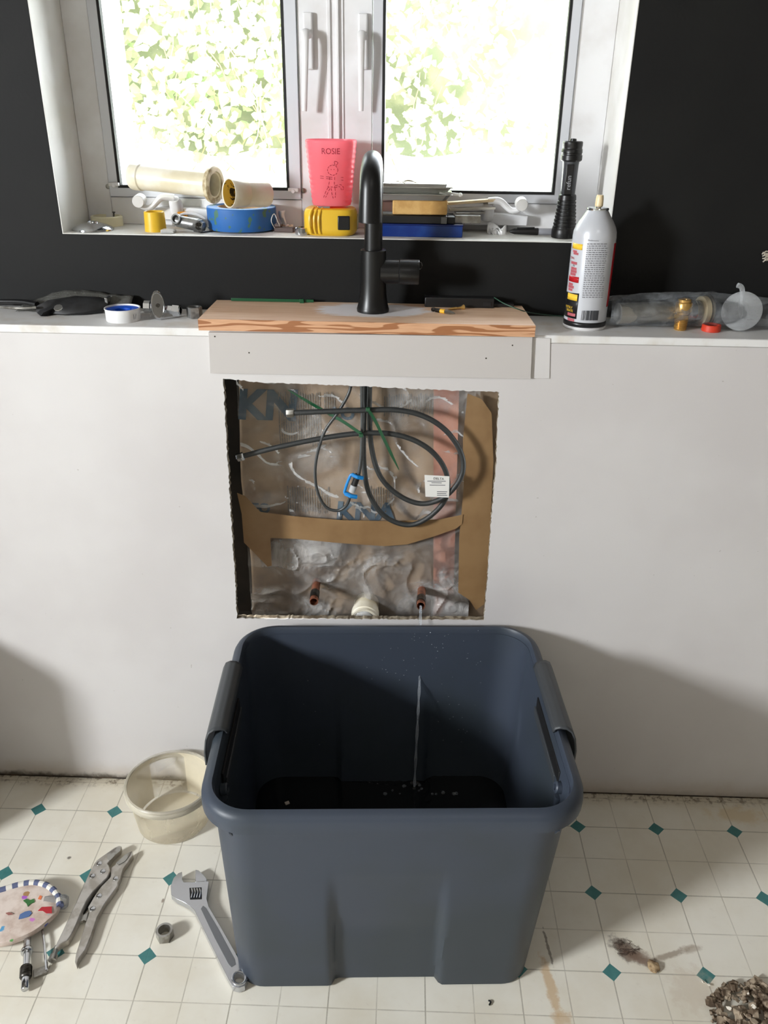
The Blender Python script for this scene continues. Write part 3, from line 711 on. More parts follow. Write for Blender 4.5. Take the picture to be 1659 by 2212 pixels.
# wood shims and a ruler behind, resting on the stack and window frame
def stick(name, p, q, w_, t_, m, lab_, cat, grp=None):
    p, q = Vector(p), Vector(q); d = (q-p); L = d.length; d.normalize(); sd_ = Vector((0, 1, 0)).cross(d); sd_ = d.cross(Vector((0, 0, 1))).normalized(); up_ = sd_.cross(d)
    mb = MB(); vs = [p-sd_*w_-up_*t_, p+sd_*w_-up_*t_, p+sd_*w_+up_*t_, p-sd_*w_+up_*t_]
    mb.rings([vs, [v+d*L for v in vs]])
    return tag(mb.build(name, m, bev=t_*.3), lab_, cat, grp)
M_shim = mat('shim_wood', (222, 202, 168), .7, c2=(206, 184, 146), nscale=30)
stick('wood_shim', (.145, y_f+.062, z2_+.014), (.232, y_f+.066, z2_+.021), .009, .0022, M_shim, 'pale wood shim sticking out right of the trays, upper one', 'shim')
stick('wood_shim', (.148, y_f+.055, z2_+.005), (.226, y_f+.060, z2_+.0085), .010, .002, mat('grey_shim', (190, 186, 176), .6), 'pale grey wood shim sticking out right of the tan block, lower one', 'shim')
stick('steel_ruler', (.158, y_f+.046, z2_+.0012), (.207, y_f+.05, z2_+.0020), .013, .0010, M_steel, 'thin steel ruler lying on the black case, its end over the bar', 'ruler')

# tape measure + pink cup
c = base_c(712, 510, ZS, .030)
tm = thing('tape_measure', 'yellow tape measure lying on its side under the pink cup', 'tape measure', c)
def tm_ring(sc, z):
    o = []
    for k in range(48):
        a = 2*PI*k/48; ca, sa = math.cos(a), math.sin(a)
        rx, ry = .0445, .0335
        e = 0.62; x = rx*math.copysign(abs(ca)**e, ca)*sc; y = ry*math.copysign(abs(sa)**e, sa)*sc
        if x < 0 and abs(y) > .01: x *= 1.0
        o.append(Vector((c.x+x, c.y+y, ZS+z)))
    return o
rings_ = [tm_ring(.86, 0), tm_ring(.93, .002), tm_ring(.985, .006), tm_ring(1.0, .012), tm_ring(1.0, .030), tm_ring(.985, .036), tm_ring(.93, .041), tm_ring(.84, .043)]
M_yel = mat('yellow_plastic', (218, 176, 44), .38)
tm_c = MB().rings(rings_).build('case', M_yel, tm)
for dxg in (-.030, -.0225, -.015):
    MB().tube(smooth_path([(c.x+dxg, c.y-.0320, ZS+.004), (c.x+dxg-.002, c.y-.0345, ZS+.014), (c.x+dxg-.002, c.y-.0345, ZS+.030), (c.x+dxg+.001, c.y-.031, ZS+.039), (c.x+dxg+.004, c.y-.022, ZS+.0432)], 4), .0022, 8).build('grip_rib', M_yel, tm_c)
MB().box((c.x+.024, c.y-.0325, ZS+.0215), (.020, .006, .022), Matrix.Rotation(.12, 3, 'Z')).build('lock_button', M_blackpl, tm, bev=.0015)
MB().bounds(c.x-.020, c.x+.001, c.y-.024, c.y+.004, ZS+.0432, ZS+.0465).build('belt_clip', M_chrome, tm, bev=.0005)
MB().box((c.x+.0450, c.y+.006, ZS+.020), (.002, .012, .024)).build('end_hook', M_steel, tm)
zc0 = ZS+.0468
cc = Vector((c.x+.002, c.y, zc0))
cup = thing('plastic_cup', 'pink ribbed plastic cup with drawn figure standing on the tape measure', 'cup', cc)
def cup_ring(z, inner=0):
    t = z/.100; r = .0320+.0100*t-inner; o = []
    rib = 0.00045*(1 if int(z/.0038) % 2 else -1) if not inner and z < .093 else 0
    for k in range(64):
        a = 2*PI*k/64; ca, sa = math.cos(a), math.sin(a)
        e = 0.78; x = r*math.copysign(abs(ca)**e, ca); y = r*math.copysign(abs(sa)**e, sa)
        fr_ = max(0.0, abs(math.cos(a)))  # ribs only on the flanks
        f = 0 if fr_ < 0.55 else min(1, (fr_-.55)*5)
        n_ = Vector((x, y, 0)).normalized()*rib*f
        o.append(cc+Vector((x, y, z))+n_)
    return o
rs = [cup_ring(.0005+i*.0019) for i in range(52)]
rs += [cup_ring(.0995, .0016)]+[cup_ring(.098-i*.0095, .0016) for i in range(11)]
s = NT('pink_plastic'); s.b.inputs['Base Color'].default_value = lin((255, 176, 188)); s.b.inputs['Roughness'].default_value = .3
tl = s.n('ShaderNodeBsdfTranslucent'); tl.inputs['Color'].default_value = lin((255, 194, 202)); mx = s.n('ShaderNodeMixShader'); mx.inputs[0].default_value = .62
s.t.links.new(s.b.outputs[0], mx.inputs[1]); s.t.links.new(tl.outputs[0], mx.inputs[2]); s.t.links.new(mx.outputs[0], s.out.inputs['Surface'])
tr = s.n('ShaderNodeBsdfTransparent'); tr.inputs['Color'].default_value = lin((255, 150, 165)); m3 = s.n('ShaderNodeMixShader'); m3.inputs[0].default_value = .34
s.t.links.new(mx.outputs[0], m3.inputs[1]); s.t.links.new(tr.outputs[0], m3.inputs[2]); s.t.links.new(m3.outputs[0], s.out.inputs['Surface'])
cup_w = MB().rings(rs).build('cup_wall', s.m, cup, angle=60)
M_draw = mat('marker_ink', (128, 20, 48), .6)
def cupface(x, z): # front panel of the cup
    t = z/.100; r = .0320+.0100*t
    q = min(1, abs(x)/r); e = .78; a_ = math.acos(min(1, q**(1/e))) if q > 0 else PI/2
    y = -r*(math.sin(a_)**e)
    return cc+Vector((x, y-.0006, z))
mb = MB(); text_on(mb, 'ROSIE', .0125, lambda x, y: cupface(-.0125+x*.92, .0795+y)); mb.build('lettering', M_draw, cup_w, recalc=False)
mb = MB(); K = 1/1659*440*.00079 # region zoom px -> metres on the cup
def dw(pts, dash=True):
    P3 = [cupface((x-505)*.000209+.0, .0975-(y-110)*.000199) for x, y in pts]
    P3 = smooth_path(P3, 4)
    if dash:
        for i in range(0, len(P3)-2, 3): mb.tube(P3[i:i+3], .00042, 5)
    else: mb.tube(P3, .00042, 5)
dw([(530+40*math.cos(t/8*2*PI), 320+38*math.sin(t/8*2*PI)) for t in range(9)])
dw([(548, 282), (545, 255), (570, 262), (556, 285)], False)
dw([(432, 366), (500, 372), (610, 376)]); dw([(432, 382), (500, 386), (610, 396)])
dw([(505, 372), (500, 420), (490, 450)]); dw([(545, 372), (540, 420), (545, 450)]); dw([(490, 452), (520, 448), (548, 455)])
dw([(490, 455), (470, 490), (455, 530)]); dw([(505, 460), (485, 500), (470, 530)]); dw([(515, 458), (520, 500), (530, 535)]); dw([(545, 458), (548, 500), (545, 530)])
dw([(548, 438), (590, 430), (610, 455), (600, 475)]); dw([(548, 452), (580, 445), (595, 470)])
for e_ in ((518, 315), (540, 315)): mb.sphere(cupface((e_[0]-505)*.000209, .0975-(e_[1]-110)*.000199), .0006, 6)
mb.build('child_drawing', M_draw, cup_w)

# blue tape roll
c = base_c(520, 506, ZS, .0585); c.x = (-.2690-.1495)/2; R_t = .0590
bt = thing('painters_tape', 'roll of blue painter\'s tape lying flat under the white pipe', 'tape roll', c)
s = NT('blue_tape'); co = s.coord(); s.put(s.b.inputs['Base Color'], s.mix(s.ramp(s.noise(co, 70, 2, .4), .60, .63), lin((34, 96, 164)), lin((70, 110, 92)))); s.b.inputs['Roughness'].default_value = .55
MB().rings([[c+Vector((r*math.cos(2*PI*k/64), r*math.sin(2*PI*k/64), z)) for k in range(64)] for r, z in ((R_t-.001, .0025), (R_t, .004), (R_t, .0375), (R_t-.001, .0385), (.041, .0385), (.041, .0025))], loop=True).build('tape_winding', s.m, bt)
MB().rings([[c+Vector((r*math.cos(2*PI*k/64), r*math.sin(2*PI*k/64), z)) for k in range(64)] for r, z in ((.0408, .003), (.0408, .038), (.0385, .038), (.0385, .003))], loop=True).build('cardboard_core', mat('cardboard', (176, 148, 112), .8), bt)
dsk = MB().lathe(Vector((c.x-.004, c.y+.006, ZS)), (0, 0, 1), [(0, .046), (.0003, .0475), (.0016, .0475), (.0022, .046)], 48)
tag(dsk.build('white_disc', mat('white_disc', (236, 238, 240), .35)), 'flat white disc under the blue tape roll', 'disc')
# pipes
p1a, p1b = Y(287, 381, .200), Y(468, 400, .150)
d = (p1b-p1a).normalized(); L = (p1b-p1a).length
pp = thing('drain_pipe', 'long white plastic drain pipe with flange leaning over the window crank', 'pipe', (p1a+p1b)/2)
MB().rings([[p1a+d*t+r*(frame(d)[0]*math.cos(2*PI*k/36)+frame(d)[1]*math.sin(2*PI*k/36)) for k in range(36)] for t, r in ((0, .0195), (0, .0205), (.003, .0215), (.018, .0215), (.020, .0200), (L-.022, .0200), (L-.010, .0205), (L-.004, .0205), (L-.004, .0175), (0.01, .0175))], loop=True).build('pipe_tube', M_pvc, pp)
MB().rings([[p1a+d*t+r*(frame(d)[0]*math.cos(2*PI*k/36)+frame(d)[1]*math.sin(2*PI*k/36)) for k in range(36)] for t, r in ((L-.010, .0208), (L-.010, .0275), (L-.006, .0290), (L-.003, .0290), (L-.001, .0268), (L-.001, .0208))], loop=True).build('flange', mat('dirty_flange', (214, 202, 170), .5, c2=(150, 128, 90), nscale=70), pp)
p2a, p2b = Y(494, 417, .118), Y(578, 420, .165)
d = (p2b-p2a).normalized(); L = (p2b-p2a).length
pq = thing('drain_pipe', 'short white drain pipe with yellowed mouth on the blue tape', 'pipe', (p2a+p2b)/2)
X_, Y_, _ = frame(d)
MB().rings([[p2a+d*t+r*(X_*math.cos(2*PI*k/36)+Y_*math.sin(2*PI*k/36)) for k in range(36)] for t, r in ((.001, .0205), (0, .0215), (.0, .0225), (.004, .0232), (.012, .0222), (.030, .0208), (.031, .0200), (L-.004, .0200), (L, .0185), (L, .004))], cap0=False).build('pipe_tube', M_pvc, pq)
s = NT('yellowed_lining'); co = s.coord(); s.put(s.b.inputs['Base Color'], s.mix(s.ramp(s.noise(co, 45, 4, .6, 1.2), .50, .56), lin((196, 158, 60)), lin((24, 18, 12)))); s.b.inputs['Roughness'].default_value = .4
MB().rings([[p2a+d*t+r*(X_*math.cos(2*PI*k/36)+Y_*math.sin(2*PI*k/36)) for k in range(36)] for t, r in ((.001, .0204), (.006, .0195), (.030, .018), (.030, .001))], cap0=False).build('lining', s.m, pq)

# slip nut ring
c = Z(224, 480, ZS); c.y = .232; c = Vector((-.4640, .2270, ZS))
c = base_c(222, 491, ZS, .0255)
nut = thing('slip_nut', 'cream plastic slip nut ring with flat facets in the sill corner', 'slip nut', c)
M_cream = mat('cream_plastic', (222, 216, 186), .4)
poly = lambda a: 1+.025*math.cos(8*a)
MB().rings([[c+Vector((rr_*(poly(2*PI*k/64) if o_ else 1)*math.cos(2*PI*k/64), rr_*(poly(2*PI*k/64) if o_ else 1)*math.sin(2*PI*k/64), z)) for k in range(64)] for rr_, z, o_ in ((.0270, 0, 1), (.0275, .001, 1), (.0275, .015, 1), (.0262, .0165, 1), (.0225, .0165, 0), (.0225, 0, 0))], loop=True).build('ring', M_cream, nut, angle=20)
sc_ = MB().cyl((c.x+.012, c.y-.002, ZS+.0003), (c.x+.0135, c.y+.001, ZS+.021), .0011, .0014, 8).lathe((c.x+.0135, c.y+.001, ZS+.021), (.07, .1, 1), [(0, .0015), (.001, .003), (.002, .0028), (.0025, .001)], 12)
tag(sc_.build('small_screw', M_steel_d), 'small dark screw standing inside the cream ring', 'screw')
# escutcheon disc
c = base_c(196, 502, ZS, .030); c.x = -.4575
es = MB().lathe(c, (0, 0, 1), [(0, .033), (.0006, .0345), (.003, .0342), (.0055, .031), (.0095, .022), (.0115, .013), (.0122, .0095), (.0140, .009), (.0140, .0075), (.006, .007)], 48)
tag(es.build('escutcheon_plate', M_chrome), 'domed chrome escutcheon plate at the left end of the sill', 'escutcheon')
# yellow tube ring
c = base_c(331, 502, ZS, .0165)
yt = MB().rings([[c+Vector((r*math.cos(2*PI*k/40), r*math.sin(2*PI*k/40), z)) for k in range(40)] for r, z in ((.0180, 0), (.0180, .001), (.0168, .031), (.0158, .032), (.0148, .031), (.0158, 0))], loop=True)
tag(yt.build('yellow_sleeve', M_yel), 'bright yellow plastic sleeve standing on the sill', 'sleeve')
c2_ = base_c(352, 501, ZS, .008)
tag(MB().lathe(c2_+Vector((.004, .0, 0)), (0, 0, 1), [(0, .012), (.0004, .0128), (.0055, .0125), (.006, .0115)], 32).build('clear_lid', see_through('clear_lid', (220, 220, 218), .55, .3)), 'small clear plastic lid beside the yellow sleeve', 'lid') if False else None
tag(MB().bounds(-.335, -.312, .149, .168, ZS+.0002, ZS+.006).build('clear_clip', see_through('clear_lid', (214, 214, 212), .6, .3), bev=.002), 'small clear plastic clip right of the yellow sleeve', 'clip')
c = Z(384, 473, ZS); ob_ = MB().bounds(-.3245, -.3085, .226, .238, ZS+.0002, ZS+.026)
tag(ob_.build('orange_cap', mat('orange_plastic', (238, 158, 34), .4), bev=.002), 'small orange plastic cap behind the grey valve', 'cap')
# grey valve
c = Z(404, 502, ZS); c.y += .010
gv = thing('shutoff_valve', 'grey metal shutoff valve lying in front of the orange cap', 'valve', (c.x, c.y, ZS))
a, b = Vector((c.x-.020, c.y+.008, ZS+.016)), Vector((c.x+.020, c.y-.004, ZS+.011))
M_gm = mat('cast_metal', (140, 140, 138), .35, .6, c2=(98, 98, 98), nscale=80)
MB().cyl(a, b, .0095, .0105, 20).build('valve_body', M_gm, gv, bev=.001)
MB().lathe(a+Vector((.004, -.002, .001)), (-.25, -.9, .35), [(-.002, .0085), (.010, .0092), (.012, .0085), (.012, .006), (.002, .0055)], 20).build('inlet', M_gm, gv)
MB().lathe(b-Vector((.006, 0, 0)), (b-a), [(0, .0115), (.010, .0115), (.011, .010), (.016, .008), (.018, .004)], 6).build('hex_nut', M_gm, gv)
MB().lathe(b+Vector((0, -.006, .0)), (.3, -1, 0), [(0, .006), (.006, .006), (.007, .004)], 12).build('stem', M_steel_d, gv)
hb = MB().tube([Vector((c.x+.002+.030*math.cos(t/20*PI*1.1), c.y+.012, ZS+.006+.022*math.sin(t/20*PI*1.1)+.0005)) for t in range(19)], .0024, 8, flat=.5)
tag(hb.build('plastic_loop', see_through('clear_band', (235, 235, 238), .55, .25)), 'clear plastic band arching over the grey valve', 'plastic band')
# black clip, brown clip, string, crumbs, chrome nut
mb = MB().box(Z(465, 501, ZS)+Vector((0, 0, .0022)), (.016, .006, .004), Matrix.Rotation(.2, 3, 'Z')).cyl(Z(433, 504, ZS)+Vector((0, 0, .0012)), Z(462, 501, ZS)+Vector((0, 0, .0015)), .001)
tag(mb.build('black_hairpin', M_blackpl, bev=.0005), 'small black wire clip in front of the blue tape', 'clip')
mb = MB(); q = Z(614, 502, ZS)
mb.box(q+Vector((0, .006, .0042)), (.034, .014, .008), Matrix.Rotation(-.15, 3, 'Z')).box(q+Vector((-.010, .006, .011)), (.012, .012, .005), Matrix.Rotation(-.15, 3, 'Z'))
tag(mb.build('brown_clip', mat('brown_plastic', (72, 54, 48), .4), bev=.001), 'brown plastic cabinet clip on the sill by the chrome nut', 'clip')
mb = MB(); r2 = random.Random(9)
for k in range(12):
    q2 = Vector((q.x-.008+r2.uniform(-.016, .022), q.y+.026+r2.uniform(-.008, .008), ZS+.004+r2.uniform(0, .002)))
    mb.grid(lambda u_, v_: q2+Vector(((u_-.5)*.012, (v_-.5)*.009, .002*math.sin(4*u_+k)+(v_-.5)*.005*(1 if k % 2 else -1))), 3, 3)
tag(mb.build('paint_crumbs', mat('crumbs', (226, 210, 198), .8), solid=.0006), 'pale paint crumbs behind the brown clip', 'crumbs', kind='stuff')
q = Z(652, 508, ZS)+Vector((0, .007, 0))
mb = MB().rings([[q+Vector((r*math.cos(2*PI*k/24), r*math.sin(2*PI*k/24), z)) for k in range(24)] for r, z in ((.0110, 0), (.0122, .001), (.0122, .011), (.011, .012), (.007, .012), (.007, 0))], loop=True)
tag(mb.build('chrome_collar', M_chrome), 'small chrome collar touching the tape measure', 'collar')
mb = MB().tube(smooth_path([Z(596, 500, ZS)+Vector((0, .004, .0012)), Y(586, 478, .158), Y(592, 462, .162), Y(600, 478, .166), Z(606, 500, ZS)+Vector((0, .01, .0012))], 6), .0006, 6)
tag(mb.build('white_string', mat('string', (230, 228, 222), .8)), 'looped white string at the right side of the blue tape', 'string')
mb = MB().grid(lambda u_, v_: Vector((-.146+.010*u_+.002*math.sin(v_*6), .232+.004*math.sin(u_*4+v_*3), ZS+.0005+.030*v_)), 5, 8)
tag(mb.build('folded_tissue', mat('tissue', (240, 240, 240), .8), solid=.001), 'white folded tissue standing behind the blue tape', 'tissue')

# ============================================================ LEDGE OBJECTS
c = base_c(265, 700, ZL, .0290); c.x = -.3800
sp_ = thing('thread_seal_tape', 'white spool of thread seal tape with blue centre on the ledge', 'tape spool', c)
def ringpart(prof, c_, n=48): return MB().rings([[c_+Vector((r*math.cos(2*PI*k/n), r*math.sin(2*PI*k/n), z)) for k in range(n)] for r, z in prof], loop=True)
ringpart(((.0265, 0), (.0270, .001), (.0275, .018), (.0285, .0185), (.0285, .0200), (.0270, .0200), (.0268, .0185), (.026, .001)), c).build('spool_cover', mat('spool_white', (226, 226, 226), .35), sp_)
ringpart(((.0262, .0012), (.0262, .0178), (.016, .0178), (.014, .0165), (.012, .0165), (.012, .0012)), c).build('blue_hub', mat('spool_blue', (16, 78, 190), .4), sp_)
mb = MB(); text_on(mb, '1/', .011, lambda x, y: c+Vector((.0276*math.cos(-.72+x/.0276), .0276*math.sin(-.72+x/.0276), .005+y))); mb.build('lettering', mat('print_grey', (130, 132, 140), .5), sp_, recalc=False)
# angle stop valve with oval handle
c = Z(341, 692, ZL); c.y += .012
av = thing('angle_stop_valve', 'chrome angle stop valve with oval handle on the ledge', 'valve', c)
hc = Vector((c.x+.0005, c.y-.006, ZL+.0232)); nrm = Vector((.35, -1, .15)).normalized(); A = Vector((0, 0, 1)); A = (A-nrm*A.dot(nrm)).normalized(); B = nrm.cross(A)
mb = MB(); rs = []
for t, k_ in ((0, .96), (.0008, 1), (.003, 1), (.004, .95), (.0042, .85), (.0036, .82)):
    rs.append([hc+nrm*t+A*(.0232*k_*math.cos(2*PI*k/40))+B*(.0110*k_*math.sin(2*PI*k/40)) for k in range(40)])
mb.rings(rs); av_h = mb.build('oval_handle', M_chrome, av)
MB().lathe(hc+nrm*.0036, nrm, [(0, .0035), (.0015, .0035), (.002, .002), (.0015, .0015)], 12).build('handle_screw', M_steel_d, av_h)
MB().lathe(hc, -nrm, [(0, .005), (.012, .005)], 16).build('valve_stem', M_chrome, av)
b0 = hc-nrm*.012
MB().lathe(b0+Vector((-.022, 0, -.004)), (1, 0, 0), [(0, .0085), (.001, .0105), (.011, .0105), (.012, .008), (.028, .008)], 8).build('compression_nut', M_chrome, av)
MB().lathe(b0+Vector((.006, 0, -.006)), (1, -.12, -.05), [(0, .0065), (.012, .0065), (.012, .0078), (.020, .0078), (.021, .0102), (.032, .0102), (.033, .008), (.033, .006), (.02, .006)], 6).build('outlet_nut', M_chrome, av)
# hex nut
c = Z(418, 689, ZL); c.y += .010
hexp = lambda a: math.cos(PI/6)/math.cos((a % (PI/3))-PI/6)
nut = MB().rings([[c+Vector((rr_*k_(2*PI*k/48)*math.cos(2*PI*k/48+.3), rr_*k_(2*PI*k/48)*math.sin(2*PI*k/48+.3), z)) for k in range(48)] for rr_, z, k_ in
    ((.0115, 0, hexp), (.0128, .001, hexp), (.0128, .017, hexp), (.0118, .018, lambda a: 1), (.0080, .018, lambda a: 1), (.0080, .0, lambda a: 1))], loop=True)
tag(nut.build('steel_nut', M_gm, angle=20), 'dark steel hex nut on the ledge left of the plywood board', 'nut')
# black folding tool & clear bag left
p0, p1 = Z(84, 682, ZL+.008), Z(236, 655, ZL+.013)
ft = thing('utility_knife', 'chunky black handled cutter lying on the left of the ledge', 'cutter', (p0.x, p0.y, ZL))
pts = [Z(75, 665, ZL+.012), Z(100, 652, ZL+.02), Z(165, 642, ZL+.022), Z(225, 645, ZL+.02), Z(238, 652, ZL+.016), Z(232, 664, ZL+.010), Z(185, 674, ZL+.006), Z(140, 679, ZL+.003), Z(110, 677, ZL+.003), Z(88, 683, ZL+.002), Z(80, 676, ZL+.004)]
cen = sum(pts, Vector())/len(pts); mid = [p.lerp(cen, .10)+Vector((0, 0, .004)) for p in pts]; top = [p.lerp(cen, .45)+Vector((0, 0, .0065)) for p in pts]
MB().rings([[Vector((p.x, p.y, ZL+.001)).lerp(Vector((cen.x, cen.y, ZL+.001)), .15) for p in pts], pts, mid, top]).build('grip', mat('grip_rubber', (26, 26, 27), .55, c2=(40, 40, 42), nscale=60), ft, angle=50)
q = Z(126, 665, ZL+.022); MB().lathe(q, (0, -.5, .8), [(0, .0072), (.0012, .0068), (.0014, .004), (.0016, .001)], 9).build('pivot', M_steel, ft)
q = Z(232, 650, ZL+.017); MB().box(q+Vector((.001, 0, .002)), (.005, .020, .010)).build('end_ferrule', M_chrome, ft, bev=.001)
pts = smooth_path([Z(2, 663, ZL+.012), Z(40, 666, ZL+.013), Z(78, 664, ZL+.014)], 6)
MB().tube(pts, .0022, 8).build('blade_shaft', M_steel, ft)
pts = smooth_path([Z(-20, 652, ZL+.012), Z(10, 651, ZL+.014), Z(50, 652, ZL+.016), Z(80, 657, ZL+.015)], 6)
MB().tube(pts, .0055, 10, flat=.7).build('second_arm', M_blackpl, ft)
def ledge_sheet(u_, v_):
    x = -.575+u_*.19; y = .088+v_*.04
    z = ZL+.002+(.004+.024*max(0, math.sin(min(1,u_*1.3)*PI*.75)))*v_ + .003*noise.noise(Vector((x*60, y*60, 0)))
    return (x, min(y, .128), z)
tag(MB().grid(ledge_sheet, 30, 10).build('plastic_bag', see_through('grey_bag', (120, 120, 116), .30, .15, vary=.3, vscale=40, bump=.6, bscale=60), solid=.0004), 'crumpled grey transparent plastic bag lying behind the black cutter', 'plastic bag')
# things on the board
def ztie(p, q, name, lab_, parent_path=None):
    t = thing(name, lab_, 'cable tie', p)
    return t
t = thing('cable_tie', 'dark green cable tie lying at the back left of the board', 'cable tie', (-.14, .118, ZB), )
a, b = Z(500, 649, ZB+.001), Z(678, 652, ZB+.001); a.y = .119; b.y = .119
MB().box((a+b)/2+Vector((0, 0, .0022)), ((b-a).length, .0016, .0048)).build('strap', M_zip, t, bev=.0004)
MB().box(a.lerp(b, .86)+Vector((0, -.0015, .002)), (.007, .006, .0075)).build('tie_head', M_zip, t, bev=.0005)
# black bar
bb = thing('black_plastic_bar', 'long flat black plastic bar at the back right of the board', 'bar', (.175, .105, ZB))
x0_, x1_ = Z(917, 660, ZB).x, Z(1066, 664, ZB).x
MB().bounds(x0_, x1_, .103, .124, ZB, ZB+.016).build('channel', M_blackpl, bb, bev=.0012)
MB().bounds(x1_, x1_+.034, .110, .124, ZB+.001, ZB+.006).build('tongue', M_blackpl, bb, bev=.0008)
MB().bounds(x1_-.018, x1_-.006, .1015, .1032, ZB+.004, ZB+.010).build('latch_pin', M_gasket, bb)
wp = smooth_path([Vector((x1_, .110, ZB+.0165)), Z(1090, 656, ZB+.012), Z(1125, 670, ZB+.004), Z(1150, 676, ZL+.010), Z(1190, 681, ZL+.003), Z(1222, 684, ZL+.002)], 6)
tag(MB().tube(wp, .0009, 6).build('green_wire', mat('green_wire', (52, 84, 68), .4)), 'thin green wire trailing from the black bar toward the spray can', 'wire')
# driver bit
a, b = Z(933, 668, ZB+.0035), Z(983, 677, ZB+.0035); d = (b-a).normalized(); L = (b-a).length
bt_ = thing('screwdriver_bit', 'double ended screwdriver bit with yellow band on the board', 'driver bit', (a+b)/2-Vector((0, 0, .0035)))
MB().lathe(a, d, [(0, .0028), (.001, .0035), (.005, .0035), (.0065, .0026), (.008, .0035), (.017, .0035)], 6).build('hex_shank', M_steel_d, bt_)
MB().lathe(a, d, [(.0172, .0034), (.0262, .0034)], 16).build('yellow_band', mat('bit_yellow', (222, 170, 40), .4), bt_)
MB().lathe(a, d, [(.0264, .0034), (L-.010, .0033), (L-.003, .0018), (L, .0006)], 8, poly=lambda q_: 1-.22*abs(math.sin(2*q_))).build('bit_tip', M_steel, bt_)
a, b = Z(968, 668, ZB+.0022), Z(1001, 664, ZB+.0030); d = (b-a).normalized(); L = (b-a).length
MBs = MB().lathe(a, d, [(0, .0004), (.004, .0016)]+[x for k in range(8) for x in ((.005+k*.0015, .0022), (.0057+k*.0015, .0016))]+[(L-.006, .0018), (L-.003, .0026), (L, .0046), (L+.0008, .0046)], 16)
tag(MBs.build('brass_screw', M_brass), 'small brass wood screw lying beside the driver bit', 'screw')
# right ledge: bag with chrome pipe
a, b = Y(1335, 672, .055), Y(1515, 655, .085); a.z = ZL+.024; b.z = ZL+.024; d = (b-a).normalized(); L = (b-a).length
tp = thing('chrome_tailpiece', 'chrome drain tailpiece inside the clear bag on the right of the ledge', 'pipe', ((a+b)/2).to_2d().to_3d()+Vector((0, 0, ZL)))
MB().lathe(a, d, [(0, .015), (0, .0165), (L-.002, .0165)], 32).build('tube', mat('tray_steel', (0,0,0)), tp)
MB().lathe(a, d, [(L-.030, .0175), (L-.028, .019), (L-.014, .019), (L-.012, .0178)], 32).build('slip_collar', M_chrome, tp)
MB().lathe(a, d, [(L-.002, .020), (L, .0235), (L+.008, .0235), (L+.009, .019), (L+.009, .012)], 32).build('washer_ring', mat('cream_washer', (206, 192, 160), .5), tp)
MB().lathe(a, d, [(L+.0095, .022), (L+.010, .0265), (L+.0125, .0265), (L+.013, .022)], 32).build('end_flange', M_steel, tp)
def bag(u_, v_):
    x = .405+u_*.33; ph = -1.5*PI+v_*2*PI*.999
    hh = .0265*(1-.25*abs(2*u_-.8)**2)+.0008; wy = .034*(1-.30*abs(2*u_-.9)**2)
    nz = noise.noise(Vector((x*38, math.cos(ph)*2.2, math.sin(ph)*2.2)))*.0045+abs(noise.noise(Vector((x*90+5, ph*2.5, 1))))*.003
    y = .072+.010*u_+math.cos(ph)*(wy+nz); z = ZL+.0012+hh+math.sin(ph)*(hh-abs(nz)*.6)
    return (x, min(y, .1335), max(z, ZL+.0004))
tag(MB().grid(bag, 70, 40).build('clear_plastic_bag', M_bag, angle=25), 'crinkled clear plastic bag around chrome pipe on the ledge', 'plastic bag')
def bag2(u_, v_):
    x = .575+u_*.16; y = .062+v_*.068; z = ZL+.001+.046*v_*(1-.3*u_)+.004*noise.noise(Vector((x*50, v_*4, 7)))
    return (x, min(y, .1335), z)
tag(MB().grid(bag2, 24, 12).build('clear_plastic_bag', M_bag, angle=25), 'clear plastic sheet leaning on the black wall at the right edge', 'plastic bag')
# frosted disc with stem
c = Y(1602, 672, .052); nrm = Vector((-.25, -1, .12)).normalized()
fd = thing('plastic_strainer', 'frosted round plastic cap with stem leaning on the bag', 'cap', (c.x, c.y, ZL))
MB().lathe(c, nrm, [(0, .0285), (.001, .0305), (.003, .0305), (.004, .0285), (.0035, .002)], 40).build('disc', M_frost, fd)
MB().tube(smooth_path([c+Vector((.0, .002, -.012)), c+Vector((-.001, .004, .01)), c+Vector((-.004, .006, .034)), c+Vector((-.012, .006, .039))], 5), .004, 10).build('stem', M_frost, fd)
# brass fitting
c = Z(1473, 716, ZL); c.y += .0115
bf = thing('brass_fitting', 'brass push fit adapter standing upright in front of the bag', 'fitting', c)
prof = [(0, .0088)]
for k in range(9): prof += [(.001+k*.0019, .0090+.0001*k), (.0019+k*.0019, .0100+.0001*k)]
prof += [(.0185, .0098)]
MB().lathe(c, (0, 0, 1), prof, 32).build('thread', M_brass, bf)
MB().lathe(c, (0, 0, 1), [(.0187, .0118), (.0192, .0124), (.0245, .0124), (.025, .0118)], 6).build('hex_collar', M_brass, bf)
MB().lathe(c, (0, 0, 1), [(.0252, .0095), (.0285, .0098), (.0300, .0128), (.0420, .0130), (.0440, .0118), (.0448, .0100), (.0485, .0100), (.0490, .0090), (.0480, .0070), (.044, .0065)], 32).build('push_cup', M_brass, bf)
c = Z(1541, 719, ZL); c.y += .0135
tag(ringpart(((.0142, 0), (.0150, .001), (.0146, .0095), (.0138, .0105), (.0118, .0105), (.0118, 0)), c).build('red_ring', mat('red_plastic', (202, 58, 34), .5)), 'small red plastic ring on the ledge right of the brass fitting', 'ring')
# frayed scrap at right edge
mb = MB(); r2 = random.Random(2)
for k in range(12):
    q = Y(1653, 545+k*1.6, YU-.004); mb.tube([q+Vector((.02, 0.003, 0)), q+Vector((0, -.002, r2.uniform(-.002, .002))), q+Vector((-r2.uniform(.001, .006), -.003, r2.uniform(-.003, .003)))], .0011, 5)
tag(mb.build('frayed_cord', mat('scrap_white', (196, 188, 174), .8)), 'frayed pale cord end sticking out at the right edge of the black wall', 'cord')

